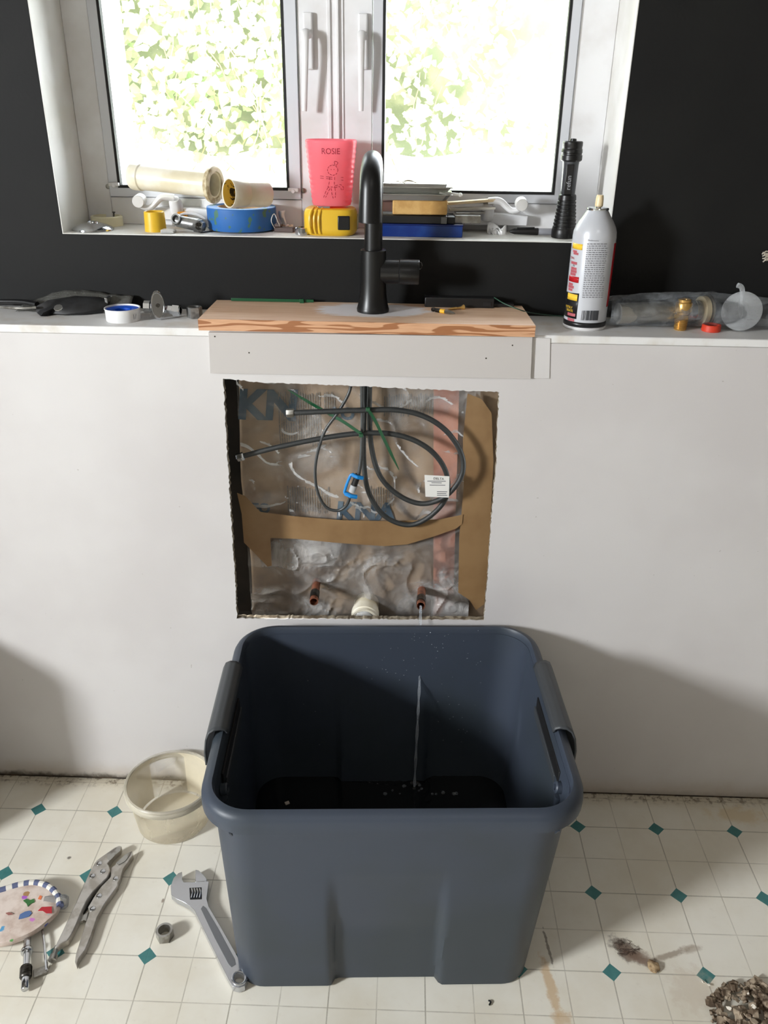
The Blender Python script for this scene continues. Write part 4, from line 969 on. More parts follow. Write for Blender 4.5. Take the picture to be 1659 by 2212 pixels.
# ============================================================ IN THE WALL OPENING
ins = thing('insulation', 'brown paper faced insulation with blue print inside the wall opening', 'insulation', (0.0, 0.108, 0.345))
def insf(u_, v_):
    x = -.214+u_*.50+.004*math.sin(v_*9); z = .346+v_*.585
    return (x, .106+.006*noise.noise(Vector((x*9, 0, z*9)))+.003*noise.noise(Vector((x*30, 1, z*30))), z)
MB().grid(insf, 90, 50).build('paper_facing', M_kraft, ins, solid=.001)
def on_ins(x, z, e=.0022):
    return Vector((x, .106+.006*noise.noise(Vector((x*9, 0, z*9)))+.003*noise.noise(Vector((x*30, 1, z*30)))-e, z))
M_bluep = mat('blue_print', (40, 66, 84), .7, c2=(58, 84, 100), nscale=30)
def itext(txt, u, v, size, shear=0, rot=0, bold=.045):
    p = Y(u, v, .104); mb = MB(); c_, s_ = math.cos(rot), math.sin(rot)
    text_on(mb, txt, size, lambda x, y: on_ins(p.x+(x+shear*y)*c_-y*s_, p.z+x*s_+y*c_), bold=size*bold)
    return mb
mb = itext('KN', 512, 902, .074, 0.12)
mb.build('print_lettering', M_bluep, ins, recalc=False)
itext('LO', 718, 905, .030).build('print_lettering', M_bluep, ins, recalc=False)
itext('EO', 545, 1105, .026).build('print_lettering', M_bluep, ins, recalc=False)
itext('KNA', 725, 1122, .052, 0.1).build('print_lettering', M_bluep, ins, recalc=False)
MB().grid(lambda a, b: on_ins(Y(606+30*a, 870-30*b, .104).x, Y(606, 915+20-90*b, .104).z), 4, 8).build('print_block', mat('print_grey_band', (120, 110, 100), .8), ins, recalc=False) if False else None
lines = MB(); r2 = random.Random(21)
for (u0, u1, v0, v1) in ((600, 690, 845, 965), (620, 712, 1050, 1112), (700, 722, 845, 900), (830, 960, 850, 900), (800, 850, 1050, 1100)):
    lines = MB()
    u = u0
    while u < u1:
        p_, q_ = Y(u, v0+r2.uniform(0, 8), .104), Y(u, v1-r2.uniform(0, 10), .104)
        z = p_.z
        while z > q_.z:
            L = r2.uniform(.006, .02); zz = max(z-L, q_.z)
            lines.add([on_ins(p_.x, z), on_ins(p_.x+.0016, z), on_ins(p_.x+.0016, zz), on_ins(p_.x, zz)], [(0, 1, 2, 3)]); z = zz-.0015
        u += 5.2
    lines.build('print_small_text', mat('grey_print', (104, 100, 94), .8), ins, recalc=False)
# stud
st = MB().prism([Y(937, 838, .094), Y(992, 840, .094), Y(978, 1345, .094), Y(936, 1345, .094)], (0, .004, 0))
tag(st.build('wooden_stud', mat('pink_wood', (186, 132, 110), .75, c2=(160, 108, 90), nscale=18)), 'pinkish raw wood strip standing in the right of the opening', 'stud')
# films
def film(x0_, x1_, z0_, z1_, y_, amp, seed, nu=150, nv=130):
    def f(u_, v_):
        x = x0_+(x1_-x0_)*u_; z = z0_+(z1_-z0_)*v_
        wx = x+.02*noise.noise(Vector((x*11, seed+1, z*11))); wz = z+.02*noise.noise(Vector((x*11, seed+2, z*11)))
        a = noise.noise(Vector((x*12, seed, z*9))); b = 1-min(1, abs(noise.noise(Vector((wx*16+wz*8, seed+3, wz*15-wx*6))))*3.2)
        m = max(0, noise.noise(Vector((x*13, seed+8, z*13)))+.25)
        c_ = 1-min(1, abs(noise.noise(Vector((wx*38-wz*16, seed+6, wz*30+wx*22))))*3.6)
        d_ = 1-min(1, abs(noise.noise(Vector((wx*70+wz*40, seed+9, wz*80-wx*20))))*3.6)
        return (x, y_+amp*(a*.5-b*b*.55-c_*c_*m*.45-d_*d_*m*.16), z)
    return MB().grid(f, nu, nv)
tag(film(-.212, .21, .562, .905, .091, .010, 1).build('vapour_film', M_film, angle=40), 'clear crinkled plastic film over the upper insulation', 'plastic film')
tag(film(-.212, .215, .352, .565, .090, .012, 9).build('vapour_film', M_film2, angle=40), 'cloudy crinkled plastic film over the lower insulation below the brown tape', 'plastic film')
# brown tapes
M_tape = mat('packing_paper_tape', (142, 112, 76), .5, c2=(128, 98, 64), nscale=12, bump=.15, bscale=40)
yt_ = .0765
tp1 = MB().prism([Y(u, v, yt_) for u, v in ((512, 1065), (530, 1072), (562, 1106), (640, 1116), (740, 1124), (850, 1126), (950, 1122), (1000, 1112), (998, 1132), (985, 1142), (940, 1158), (880, 1176), (830, 1180), (720, 1172), (640, 1164), (584, 1162), (587, 1222), (578, 1224), (545, 1190), (527, 1172), (522, 1110))], (0, .0008, 0))
tag(tp1.build('brown_tape', M_tape), 'torn horizontal brown paper tape strip across the plastic film', 'tape')
tp2 = MB().prism([Y(u, v, yt_+.0015) for u, v in ((1010, 850), (1040, 862), (1062, 892), (1066, 1000), (1058, 1150), (1052, 1240), (1046, 1305), (1028, 1318), (1014, 1296), (990, 1280), (992, 1160), (1002, 1050), (1000, 950))], (0, .0008, 0))
tag(tp2.build('brown_tape', M_tape), 'wide vertical brown paper tape strip at the right of the opening', 'tape')
# copper pipes and drain
def copper(u0, v0, u1, v1, yb, ye, lab_):
    a, b = Y(u0, v0, yb), Y(u1, v1, ye); d = (b-a).normalized(); L = (b-a).length; X_, Y_, _ = frame(d)
    t = thing('copper_pipe', lab_, 'pipe', b)
    MB().rings([[a+d*t_+r*(X_*math.cos(2*PI*k/28)+Y_*math.sin(2*PI*k/28)) for k in range(28)] for t_, r in ((0, .0079), (L-.0, .0079), (L, .0068), (0, .0068))], loop=True).build('tube', M_copper, t)
    MB().rings([[a+d*t_+r*(X_*math.cos(2*PI*k/28)+Y_*math.sin(2*PI*k/28)) for k in range(28)] for t_, r in ((L*.55, .0080), (L*.55, .0088), (L*.85, .0088), (L*.85, .0080))], loop=True).build('solder_band', M_steel_d, t)
    MB().lathe(a+d*(L*.4), d, [(0, .0066), (.001, .0066)], 20).build('bore_shade', M_gasket, t)  # black disc stands in for the shade inside the tube
    return b
copper(684, 1256, 678, 1300, .098, .020, 'left copper pipe stub, dry, sticking out of the wall opening')
pe = copper(911, 1272, 909, 1309, .098, .004, 'right copper pipe stub with water running out of it')
b = Y(787, 1339, .050); a = b+Vector((.002, .055, .004))
d = (b-a).normalized(); L = (b-a).length; X_, Y_, _ = frame(d)
dp = thing('drain_stub', 'cream plastic drain stub stuffed with plastic above the bin', 'pipe', b)
MB().rings([[a+d*t_+r*(X_*math.cos(2*PI*k/36)+Y_*math.sin(2*PI*k/36)) for k in range(36)] for t_, r in ((0, .0245), (L*.55, .0245), (L*.56, .0268), (L*.86, .0268), (L*.88, .0250), (L, .0250), (L, .0205), (0, .0205))], loop=True).build('socket', M_pvc, dp)
mb = MB(); cen_ = a+d*(L*.93)
mb.sphere(cen_, .0195, 18, (1, .7, 1))
for v_ in mb.v: v_ += (v_-cen_).normalized()*.003*noise.noise(v_*160)
mb.build('plastic_plug', see_through('plug', (205, 205, 205), .75, .15, vary=.25, vscale=120), dp)

# hoses
def PY(pts, y0_, y1_=None):
    n = len(pts); out = []
    for i, p in enumerate(pts):
        yy = y0_ if y1_ is None else y0_+(y1_-y0_)*i/(n-1)
        if len(p) == 3: yy = p[2]
        out.append(Y(p[0], p[1], yy))
    return out
hA = PY([(634, 892, .040), (700, 889, .040), (790, 886, .042), (860, 886, .044), (920, 901, .046), (968, 935, .048), (998, 985, .048), (996, 1030, .048), (962, 1072, .050), (912, 1088, .054), (862, 1070, .058), (822, 1030, .060), (803, 970, .062), (798, 900, .064), (798, 842, .066), (799, 800, .066)], 0)
hB = PY([(526, 985, .040), (600, 966, .044), (700, 946, .050), (780, 936, .052), (850, 938, .054), (905, 956, .054), (945, 988, .054), (966, 1030, .056), (962, 1078, .060), (925, 1118, .062), (880, 1134, .064), (830, 1114, .066), (797, 1065, .068), (786, 1000, .070), (786, 900, .070), (787, 842, .070), (788, 800, .068)], 0)
t = thing('supply_hose', 'upper black braided supply hose with steel nut pointing left', 'hose', hA[0], 'faucet supply hoses')
MB().tube(smooth_path(hA, 8), .0046, 14).build('braid', M_hose, t)
d = (hA[0]-hA[1]).normalized()
MB().lathe(hA[0]-d*.001, d, [(0, .0062), (.001, .0074), (.012, .0074), (.013, .0066), (.0135, .005), (.009, .005)], 6).build('end_nut', M_steel, t)
t = thing('supply_hose', 'lower black braided supply hose ending at the left edge of the opening', 'hose', hB[0], 'faucet supply hoses')
MB().tube(smooth_path(hB, 8), .0046, 14).build('braid', M_hose, t)
d = (hB[0]-hB[1]).normalized()
MB().lathe(hB[0]-d*.001, d, [(0, .0062), (.001, .0074), (.012, .0074), (.013, .0066), (.0135, .005), (.009, .005)], 6).build('end_nut', M_chrome, t)
hC = PY([(757, 800, .060), (756, 842, .058), (732, 888, .052), (700, 935, .048), (682, 1000, .046), (684, 1055, .046), (702, 1093, .046), (728, 1103, .046), (748, 1092, .044), (757, 1070, .042)], 0)
hD = PY([(781, 800, .058), (782, 842, .056), (783, 920, .052), (781, 980, .048), (777, 1012, .044), (773, 1030, .042)], 0)
t = thing('spray_hose', 'thin black pull down spray hose looping below the faucet', 'hose', hD[-1])
MB().tube(smooth_path(hC, 8), .0027, 12).build('hose_loop', mat('thin_hose', (58, 60, 60), .35), t)
MB().tube(smooth_path(hD, 8), .0034, 12).build('hose_drop', mat('thin_hose', (0, 0, 0)), t)
a, b = hD[-1]+Vector((0, 0, .004)), hC[-1]
cn = MB().cyl(a, a.lerp(b, .5), .0056, .0056, 20).build('connector', M_blackpl, t)
MB().cyl(a.lerp(b, .5), a.lerp(b, .82), .0062, .0062, 20).build('connector_sleeve', mat('sleeve_grey', (176, 178, 180), .4), t)
d = (b-a).normalized(); sd_ = d.cross(Vector((0, 1, 0))).normalized()
if sd_.x > 0: sd_ = -sd_
M_clipb = mat('clip_blue', (24, 128, 200), .35)
q0, q1 = a.lerp(b, .04), a.lerp(b, .95)
cl = thing('hose_clip', 'bright blue plastic safety clip on the thin hose connector', 'clip', q1)
MB().tube(smooth_path([q0-sd_*.010+Vector((0, -.004, 0)), q0+Vector((0, -.0065, 0)), q0+sd_*.010+Vector((0, -.004, 0)), q0.lerp(q1, .2)+sd_*.0125+Vector((0, -.004, 0)), q0.lerp(q1, .8)+sd_*.0125+Vector((0, -.004, 0)), q1+sd_*.010+Vector((0, -.004, 0)), q1+Vector((0, -.0065, 0)), q1-sd_*.010+Vector((0, -.004, 0))], 5), .0026, 10).build('clip_bracket', M_clipb, cl)
MB().tube([q0-sd_*.010+Vector((0, -.003, 0)), q0+Vector((0, -.0068, 0)), q0+sd_*.010+Vector((0, -.003, 0))], .0036, 10).build('upper_jaw', M_clipb, cl)
MB().tube([q1-sd_*.011+Vector((0, -.003, 0)), q1+Vector((0, -.0068, 0)), q1+sd_*.010+Vector((0, -.003, 0))], .0040, 10).build('lower_jaw', M_clipb, cl)
# cable ties in the opening
def ztie2(pts, lab_, hd):
    t = thing('cable_tie', lab_, 'cable tie', pts[0])
    pp = smooth_path(pts, 6); n = len(pp)
    rs = []
    for i, p in enumerate(pp):
        d = (pp[min(i+1, n-1)]-pp[max(i-1, 0)]).normalized(); sd_ = d.cross(Vector((0, 1, 0))).normalized()
        w_ = .0026 if i < n-4 else .0026*(n-i)/5
        rs.append([p+sd_*w_+Vector((0, .0005, 0)), p+sd_*w_-Vector((0, .0005, 0)), p-sd_*w_-Vector((0, .0005, 0)), p-sd_*w_+Vector((0, .0005, 0))])
    MB().rings(rs).build('strap', M_zip, t)
    MB().box(hd, (.007, .006, .006)).build('tie_head', M_zip, t, bev=.0006)
    return t
ztie2(PY([(780, 937, .040), (740, 910, .046), (690, 882, .056), (622, 842, .050)], 0), 'green cable tie slanting up left behind the hoses', Y(780, 940, .0395))
t = ztie2(PY([(795, 884, .034), (812, 912, .038), (835, 960, .040), (862, 1015, .042)], 0), 'green cable tie slanting down right across the hoses', Y(795, 884, .0335))
# label tag
tg = thing('paper_tag', 'white printed paper tag wrapped on the black supply hose', 'tag', Y(945, 1050, .043))
tpts = [Y(917, 1026, .0425), Y(971, 1029, .0425), Y(970, 1075, .0425), Y(919, 1073, .0425)]
tg_s = MB().prism(tpts, (0, .0006, 0)).build('tag_sheet', mat('tag_paper', (222, 220, 216), .6), tg, bev=.0002)
def tgx(u, v): return Y(u, v, .0420)
def ttext(txt, u, v, size):
    p = tgx(u, v); mb = MB(); text_on(mb, txt, size, lambda x, y: p+Vector((x, 0, y-.02*x))); return mb
ttext('DELTA', 936, 1036, .0062).build('lettering', M_ink, tg_s, recalc=False)
mb = MB()
for (u, v, L) in ((923, 1039.5, 40), (932, 1043, 22), (928, 1048, 34), (944, 1062, 22), (944, 1066, 20), (944, 1070, 22)):
    mb.prism([tgx(u, v-.9), tgx(u+L, v-.5), tgx(u+L, v+1.0), tgx(u, v+.7)], (0, .0001, 0))
mb.build('small_print', mat('fine_print', (0, 0, 0)), tg_s)

# ============================================================ BIN
BC = Vector((0.0685, -0.2475, 0)); BA = math.radians(2.8); BM = Matrix.Rotation(BA, 3, 'Z')
def B(x, y, z): return BC+BM @ Vector((x, y, z))
bn = thing('storage_bin', 'large dark grey plastic storage bin catching water below the wall opening', 'bin', BC)
HZ = 0.416
def rrect(hw, hd, r, cx=0, cy=0, nf=64, ns=24, nc=10):
    o = []
    def arc(px, py, a0):
        for k in range(nc):
            a = math.radians(a0+90*k/nc); o.append((px+r*math.cos(a), py+r*math.sin(a)))
    # start front-left going right (front = -y)
    for k in range(nf): o.append((cx-hw+r+(2*(hw-r))*k/nf, cy-hd))
    arc(cx+hw-r, cy-hd+r, -90)
    for k in range(ns): o.append((cx+hw, cy-hd+r+2*(hd-r)*k/ns))
    arc(cx+hw-r, cy+hd-r, 0)
    for k in range(nf): o.append((cx+hw-r-(2*(hw-r))*k/nf, cy+hd))
    arc(cx-hw+r, cy+hd-r, 90)
    for k in range(ns): o.append((cx-hw, cy+hd-r-2*(hd-r)*k/ns))
    arc(cx-hw+r, cy-hd+r, 180)
    return o
def body_ring(z, inset, recess=True):
    t = z/HZ
    hw = .2345+(.2535-.2345)*t-inset; hd = .184+(.2165-.184)*t-inset; r = .046+.012*t-inset*.5
    cxo = -.010*(1-t)
    o = []
    for x, y in rrect(hw, hd, r, cxo, .0):
        if recess and z < .285 and abs(abs(y)-hd) < 1e-6:
            e = min(1, max(0, (min(x+.094, .082-x))/.010))
            dpt = .0135*min(1, (1-z/.285)*1.9)*e*e*(3-2*e)
            y += dpt if y < 0 else -dpt
        o.append(B(x, y, max(z, .0005)))
    return o
zs_ = [0.0, .004]+[.004+.281*k/20 for k in range(1, 21)]+[.33, .385]
outer = []
for i, z in enumerate(zs_): outer.append(body_ring(z, .006 if i == 0 else 0))
inner = [body_ring(z, .0032) for z in [HZ-.012]+list(reversed(zs_[2:]))]+[body_ring(.006, .006)]
# outer skin from bottom up, then over to the inner skin and down to the inner floor
MB().rings(outer+[body_ring(HZ-.012, 0)]+inner, True, True, True).build('bin_body', M_binm, bn, angle=50)
rp = [(-.0035, -.016), (-.0030, -.004), (-.0005, .0005), (.004, .0), (.0105, -.0035), (.0145, -.0105), (.0155, -.022), (.0150, -.030), (.0130, -.030), (.0128, -.016), (.008, -.010), (.001, -.010)]
rs = []
for off_, dz_ in rp:
    hw, hd, r = .2535+off_, .2165+off_, .058+off_
    sc_ = 1.0
    rs.append([B(x, y, HZ+dz_) for x, y in rrect(hw, hd, r)])
MB().rings(rs, loop=True).build('rim', M_binm, bn, angle=60)
# small gussets under the rim
for gx_ in (-.222, .222):
    MB().prism([B(gx_, -.2135, HZ-.03), B(gx_, -.228, HZ-.03), B(gx_, -.2125, HZ-.052)], BM @ Vector((.002, 0, 0))).build('gusset', M_binm, bn)
# handles
for sgn in (-1, 1):
    hx_ = .2535+.0085
    sec = [(-.016, -.004), (-.013, .004), (-.006, .0075), (.003, .0075), (.0105, .003), (.0155, -.008), (.0185, -.030), (.0175, -.052)]
    y0h, y1h = (.100, -.062)
    def hs_(u_, v_):
        i = v_*(len(sec)-1); k = min(int(i), len(sec)-2); f = i-k
        ox = sec[k][0]*(1-f)+sec[k+1][0]*f; oz = sec[k][1]*(1-f)+sec[k+1][1]*f
        yy = y0h+(y1h-y0h)*u_
        # rounded ends
        e = abs(2*u_-1); yy += (-.016 if u_ > .5 else .010)*(1 if e > .5 else 0)*((e-.5)*2)*(v_)*.9
        return B(sgn*(hx_+ox), yy, HZ+oz)
    MB().grid(hs_, 24, 28).build('handle', M_handle, bn, solid=.003, angle=60)
    MB().prism([B(sgn*(.2535-.0045), y, z) for y, z in ((.055, HZ-.030), (-.118, HZ-.030), (-.118, HZ-.052), (.055, HZ-.052))], BM @ Vector((-sgn*.003, 0, 0))).build('handle_slot', M_gasket, bn, bev=.001)
    MB().prism([B(sgn*(.2535-.006), y, z) for y, z in ((.062, HZ-.054), (-.10, HZ-.054), (-.10, HZ-.070), (.062, HZ-.070))], BM @ Vector((-sgn*.003, 0, 0))).build('slot_ledge', M_handle, bn, bev=.001)
    q = B(sgn*.2435, -.133, HZ-.045)
    MB().lathe(q, BM @ Vector((-sgn, 0, .2)), [(-.004, .009), (.004, .009), (.006, .007), (.006, .0045), (.002, .004)], 20).build('handle_boss', M_binm, bn)
    MB().cyl(B(sgn*.2450, -.135, HZ-.060), B(sgn*.2290, -.110, .07), .006, .006, 12).build('inner_groove', M_binm, bn)
# water
WZ = .088
s = NT('dark_water'); s.b.inputs['Base Color'].default_value = lin((18, 20, 22)); s.b.inputs['Roughness'].default_value = .04; s.b.inputs['Specular IOR Level'].default_value = .5
s.b.inputs['Transmission Weight'].default_value = .0
co = s.coord(); s.bump(s.noise(co, 22, 3, .5, .5), .12, .01)
imp = Z(895, 1700, WZ)
wt = MB(); t = WZ/HZ
ring = rrect(.2345+.019*t-.0042, .184+.0325*t-.0042, .048, -.010*(1-t))
rr_ = [B(x, (y+(.0115 if y < 0 else -.0115)*(1 if -.10 < x < .088 and abs(abs(y)-(.184+.0325*t-.0042)) < 1e-4 else 0)), WZ) for x, y in ring]
cen = imp
rings_ = []
for k in range(0, 40):
    f = (k/39)**1.5
    rings_.append([Vector((cen.x, cen.y, WZ))*(1-f)+p*f for p in rr_])
for rg in rings_:
    for p in rg:
        dd = (Vector((p.x, p.y, 0))-Vector((cen.x, cen.y, 0))).length
        p.z = WZ+.0022*math.cos(dd*380)*math.exp(-dd*26)
wt.rings(rings_, True, True, False)
tag(wt.build('bin_water', s.m, angle=180, recalc=True), 'dark rippling water collected in the bottom of the grey bin', 'water')
M_water = see_through('clear_water', (215, 222, 230), .14, .04)
sp = smooth_path([pe+Vector((0, .004, -.003)), pe+Vector((0, -.004, -.006)), Y(908, 1340, -.014), Y(907, 1450, -.034), Y(902, 1560, imp.y+.006), Vector((imp.x, imp.y, WZ+.002))], 10)
st = MB().tube(sp, [.0022+.0009*math.sin(i*1.7)*(i/len(sp)) for i in range(len(sp))], 10)
tag(st.build('water_stream', M_water), 'thin stream of water falling from the right copper pipe', 'water')
bb_ = MB(); r2 = random.Random(4)
for k in range(16):
    a = r2.uniform(0, 2*PI); dd = r2.uniform(.008, .075); rr0 = r2.uniform(.0018, .0045)
    bb_.sphere((imp.x+dd*math.cos(a)*1.4, imp.y+dd*math.sin(a)*.5, WZ), rr0, 8, (1, 1, .7))
tag(bb_.build('water_bubbles', M_water), 'cluster of bubbles where the stream hits the bin water', 'bubbles', kind='stuff')
# droplets on inner back wall
dr = MB()
for k in range(90):
    u, v = r2.gauss(930, 90), r2.uniform(1370, 1600)
    if not 560 < u < 1090: continue
    z = Y(u, v, -.04).z
    if z < .12: continue
    t = z/HZ; hd = .184+(.0325)*t-.0034
    x_ = (Y(u, v, -.04)-BC).x
    dr.sphere(B(x_, hd-(.0001), z), r2.uniform(.0005, .0011), 6)
tag(dr.build('water_droplets', M_water), 'tiny water droplets splashed on the inner back wall of the bin', 'droplets', kind='stuff')
q = Z(620, 1737, WZ)
tag(MB().box(q+Vector((0, .002, .001)), (.008, .006, .002), Matrix.Rotation(.5, 3, 'Z')).build('plaster_crumb', mat('crumbs', (0, 0, 0))), 'single pale crumb floating near the front left of the bin water', 'crumb')

# ============================================================ FLOOR OBJECTS
# translucent tub
tb_c = Vector(((Z(352, 1700, .125).x), -.150, 0)); tb_c = Vector((-.3530, -.0990, 0))
tub = thing('plastic_tub', 'translucent round plastic tub on the floor left of the bin', 'tub', tb_c)
Ht = .098
def tubring(r, z): return [tb_c+Vector((r*math.cos(2*PI*k/64), r*math.sin(2*PI*k/64), z)) for k in range(64)]
MB().rings([tubring(.060, .001), tubring(.066, .0008), tubring(.069, .004), tubring(.079, Ht-.014), tubring(.0790, Ht-.004)], True, True, False).build('tub_wall', M_tubpl, tub)
MB().rings([tubring(.0800, Ht-.016), tubring(.0845, Ht-.016), tubring(.0850, Ht-.010), tubring(.0835, Ht-.006), tubring(.0848, Ht-.002), tubring(.0830, Ht), tubring(.0795, Ht), tubring(.0790, Ht-.004)], loop=True).build('tub_rim', see_through('milky_rim', (224, 218, 202), .36, .3), tub)

def flat(pts, z1_, z0_, zoom=None):
    if zoom:
        sc, ox, oy = zoom; pts = [(x*sc+ox, y*sc+oy) for x, y in pts]
    return [Z(u, v, z1_) for u, v in pts], Vector((0, 0, z0_-z1_))
ZP = (320/1659, 0, 1780); ZW = (560/1659, 0, 1600)
# locking pliers
pl = thing('locking_pliers', 'steel locking pliers lying open on the vinyl floor', 'pliers', Z(200, 1960, 0))
M_pl = mat('plier_nickel', (196, 192, 186), .32, .6, c2=(168, 162, 152), nscale=50)
o_, v_ = flat([(1365, 250), (1330, 240), (1270, 268), (1200, 320), (1085, 400), (1050, 450), (1010, 520), (930, 700), (870, 840), (800, 980), (750, 1090), (700, 1200), (640, 1320), (612, 1385), (650, 1372), (700, 1330), (760, 1300), (800, 1240), (860, 1110), (930, 940), (975, 850), (1040, 760), (1120, 680), (1200, 600), (1235, 520), (1220, 460), (1200, 440), (1235, 405), (1270, 350), (1350, 290)], .016, .003, ZP)
MB().prism(o_, v_).build('upper_handle', M_pl, pl, bev=.0015)
o_, v_ = flat([(1480, 298), (1440, 335), (1300, 425), (1290, 455), (1240, 490), (1235, 590), (1215, 615), (1130, 700), (1060, 800), (985, 930), (1000, 990), (960, 1100), (930, 1200), (850, 1450), (838, 1540), (858, 1585), (885, 1500), (960, 1400), (1020, 1250), (1090, 1040), (1180, 880), (1320, 690), (1318, 655), (1352, 600), (1380, 500), (1440, 420), (1492, 345)], .012, .001, ZP)
MB().prism(o_, v_).build('lower_handle', M_pl, pl, bev=.0012)
o_, v_ = flat([(1200, 330), (1300, 262), (1350, 262), (1345, 300), (1290, 345), (1240, 400), (1205, 395)], .0175, .0162, ZP)
MB().prism(o_, v_).build('upper_jaw_teeth', M_steel, pl)
o_, v_ = flat([(1305, 430), (1400, 345), (1470, 305), (1450, 350), (1400, 415), (1330, 455)], .0135, .0122, ZP)
MB().prism(o_, v_).build('lower_jaw_teeth', M_steel, pl)
o_, v_ = flat([(860, 1110), (870, 1060), (985, 985), (965, 1085), (940, 1075)], .008, .003, ZP)
MB().prism(o_, v_).build('release_lever', M_steel, pl)
o_, v_ = flat([(960, 900), (1100, 700), (1225, 610), (1170, 700), (1060, 800), (985, 930), (920, 1020)], .006, .002, ZP)
MB().prism(o_, v_).build('inner_link', M_gasket, pl)
for (x, y, zt_) in ((1113, 443, .016), (1153, 530, .016), (1035, 583, .016), (1297, 610, .012), (1110, 805, .012), (1037, 950, .012)):
    q = Z(x*ZP[0], y*ZP[0]+1780, zt_); MB().lathe(q, (0, 0, 1), [(0, .0050), (.0012, .0046), (.002, .003), (.0022, .001)], 16).build('rivet', M_chrome, pl)
a, b = Z(640*ZP[0], 1370*ZP[0]+1780, .009), Z(585*ZP[0], 1530*ZP[0]+1780, .008); d = (b-a).normalized(); L = (b-a).length
MB().lathe(a, d, [(0, .0040), (L-.010, .0040), (L-.009, .0065), (L, .0070), (L+.001, .004)], 16).build('adjusting_screw', M_steel, pl)
# adjustable wrench
wr = thing('adjustable_wrench', 'chrome adjustable wrench leaning against the left side of the bin base', 'wrench', Z(450, 2010, 0))
M_wr = mat('wrench_chrome', (196, 198, 202), .22, .9)
hole_c = (1530, 1520)
o_, v_ = flat([(1165, 838), (1140, 848), (1110, 880), (1092, 930), (1096, 985), (1130, 1012), (1170, 1030), (1215, 1055), (1245, 1085), (1300, 1200), (1400, 1405), (1462, 1525), (1490, 1572), (1530, 1582), (1565, 1568), (1585, 1525), (1575, 1480), (1560, 1455), (1500, 1345), (1400, 1170), (1335, 1060), (1322, 1010), (1330, 950), (1336, 900), (1290, 900), (1230, 905), (1175, 905), (1165, 885)], .014, .002, ZW)
hh = [Z((hole_c[0]+34*math.cos(2*PI*k/20))*ZW[0], (hole_c[1]+34*math.sin(2*PI*k/20))*ZW[0]+1600, .014) for k in range(20)]
MB().prism(o_, v_, holes=[hh]).build('wrench_body', M_wr, wr, bev=.0016)
o_, v_ = flat([(1250, 825), (1270, 828), (1295, 850), (1318, 875), (1326, 898), (1250, 903)], .0135, .003, ZW)
MB().prism(o_, v_).build('movable_jaw', M_wr, wr, bev=.0008)
o_, v_ = flat([(1285, 1075), (1300, 1055), (1320, 1070), (1400, 1205), (1505, 1400), (1510, 1430), (1480, 1450), (1462, 1430), (1370, 1255)], .0144, .0136, ZW)
MB().prism(o_, v_).build('grip_panel', mat('satin_steel', (138, 140, 144), .5, .8), wr, bev=.0003)
q = [Z(x*ZW[0], y*ZW[0]+1600, .0146) for x, y in ((1212, 942), (1290, 938), (1292, 1012), (1216, 1015))]
MB().prism(q, (0, 0, -.001)).build('worm_window', M_gasket, wr)
for k in range(4):
    u = 1226+k*17; MB().tube([Z(u*ZW[0], 948*ZW[0]+1600, .0150), Z((u+7)*ZW[0], 976*ZW[0]+1600, .0172), Z(u*ZW[0], 1006*ZW[0]+1600, .0150)], .0018, 8).build('worm_thread', M_chrome, wr)
rg = [Z((hole_c[0]+42*math.cos(2*PI*k/28))*ZW[0], (hole_c[1]+42*math.sin(2*PI*k/28))*ZW[0]+1600, .0145) for k in range(28)]
MB().tube(rg, .0022, 8, closed=True).build('hang_hole_rim', M_wr, wr)
# nut on floor
c = Z(357, 2024, 0); c.z = 0
nut = MB().rings([[c+Vector((rr_*k_(2*PI*k/48)*math.cos(2*PI*k/48+.15), rr_*k_(2*PI*k/48)*math.sin(2*PI*k/48+.15), z)) for k in range(48)] for rr_, z, k_ in
    ((.0135, .0004, hexp), (.0150, .001, hexp), (.0150, .015, hexp), (.0138, .018, lambda a: 1), (.0100, .018, lambda a: 1), (.0095, .0004, lambda a: 1))], loop=True)
tag(nut.build('compression_nut', M_steel, angle=20), 'steel compression nut alone on the floor between pliers and wrench', 'nut')
# patterned pad
s = NT('printed_cloth'); co = s.coord()
vo = s.n('ShaderNodeTexVoronoi'); s.put(vo.inputs['Vector'], co); vo.inputs['Scale'].default_value = 42
base_ = s.mix(s.ramp(s.noise(co, 25, 4, .6), .4, .7), lin((220, 206, 196)), lin((188, 166, 152)))
hs = s.n('ShaderNodeHueSaturation'); s.put(hs.inputs['Color'], vo.outputs['Color']); hs.inputs['Saturation'].default_value = .9; hs.inputs['Value'].default_value = .62
msk = s.math('SUBTRACT', 1, s.ramp(s.math('ADD', vo.outputs['Distance'], s.math('MULTIPLY', s.noise(co, 160, 2), .25)), .34, .40))
wn = s.n('ShaderNodeTexWhiteNoise'); s.put(wn.inputs['Vector'], vo.outputs['Position'])
msk = s.math('MULTIPLY', msk, s.math('GREATER_THAN', wn.outputs['Value'], .45))
s.put(s.b.inputs['Base Color'], s.mix(msk, base_, hs.outputs[0])); s.b.inputs['Roughness'].default_value = .9
pad = thing('quilted_pad', 'printed cloth pad with striped piping at the left edge of the floor', 'cloth pad', Z(40, 1960, 0))
top_e = [(-90, 1960), (-40, 1935), (0, 1925), (40, 1913), (75, 1908), (105, 1916), (124, 1935), (130, 1958)]
bot_e = [(118, 1976), (80, 2008), (40, 2028), (0, 2040), (-50, 2040), (-90, 2010)]
ol = smooth_path([Z(u, v, .022) for u, v in top_e+bot_e], 4, closed=True)
cen = sum(ol, Vector())/len(ol)
def lift(p, f, z): q = p.lerp(cen, f); return Vector((q.x, q.y, z))
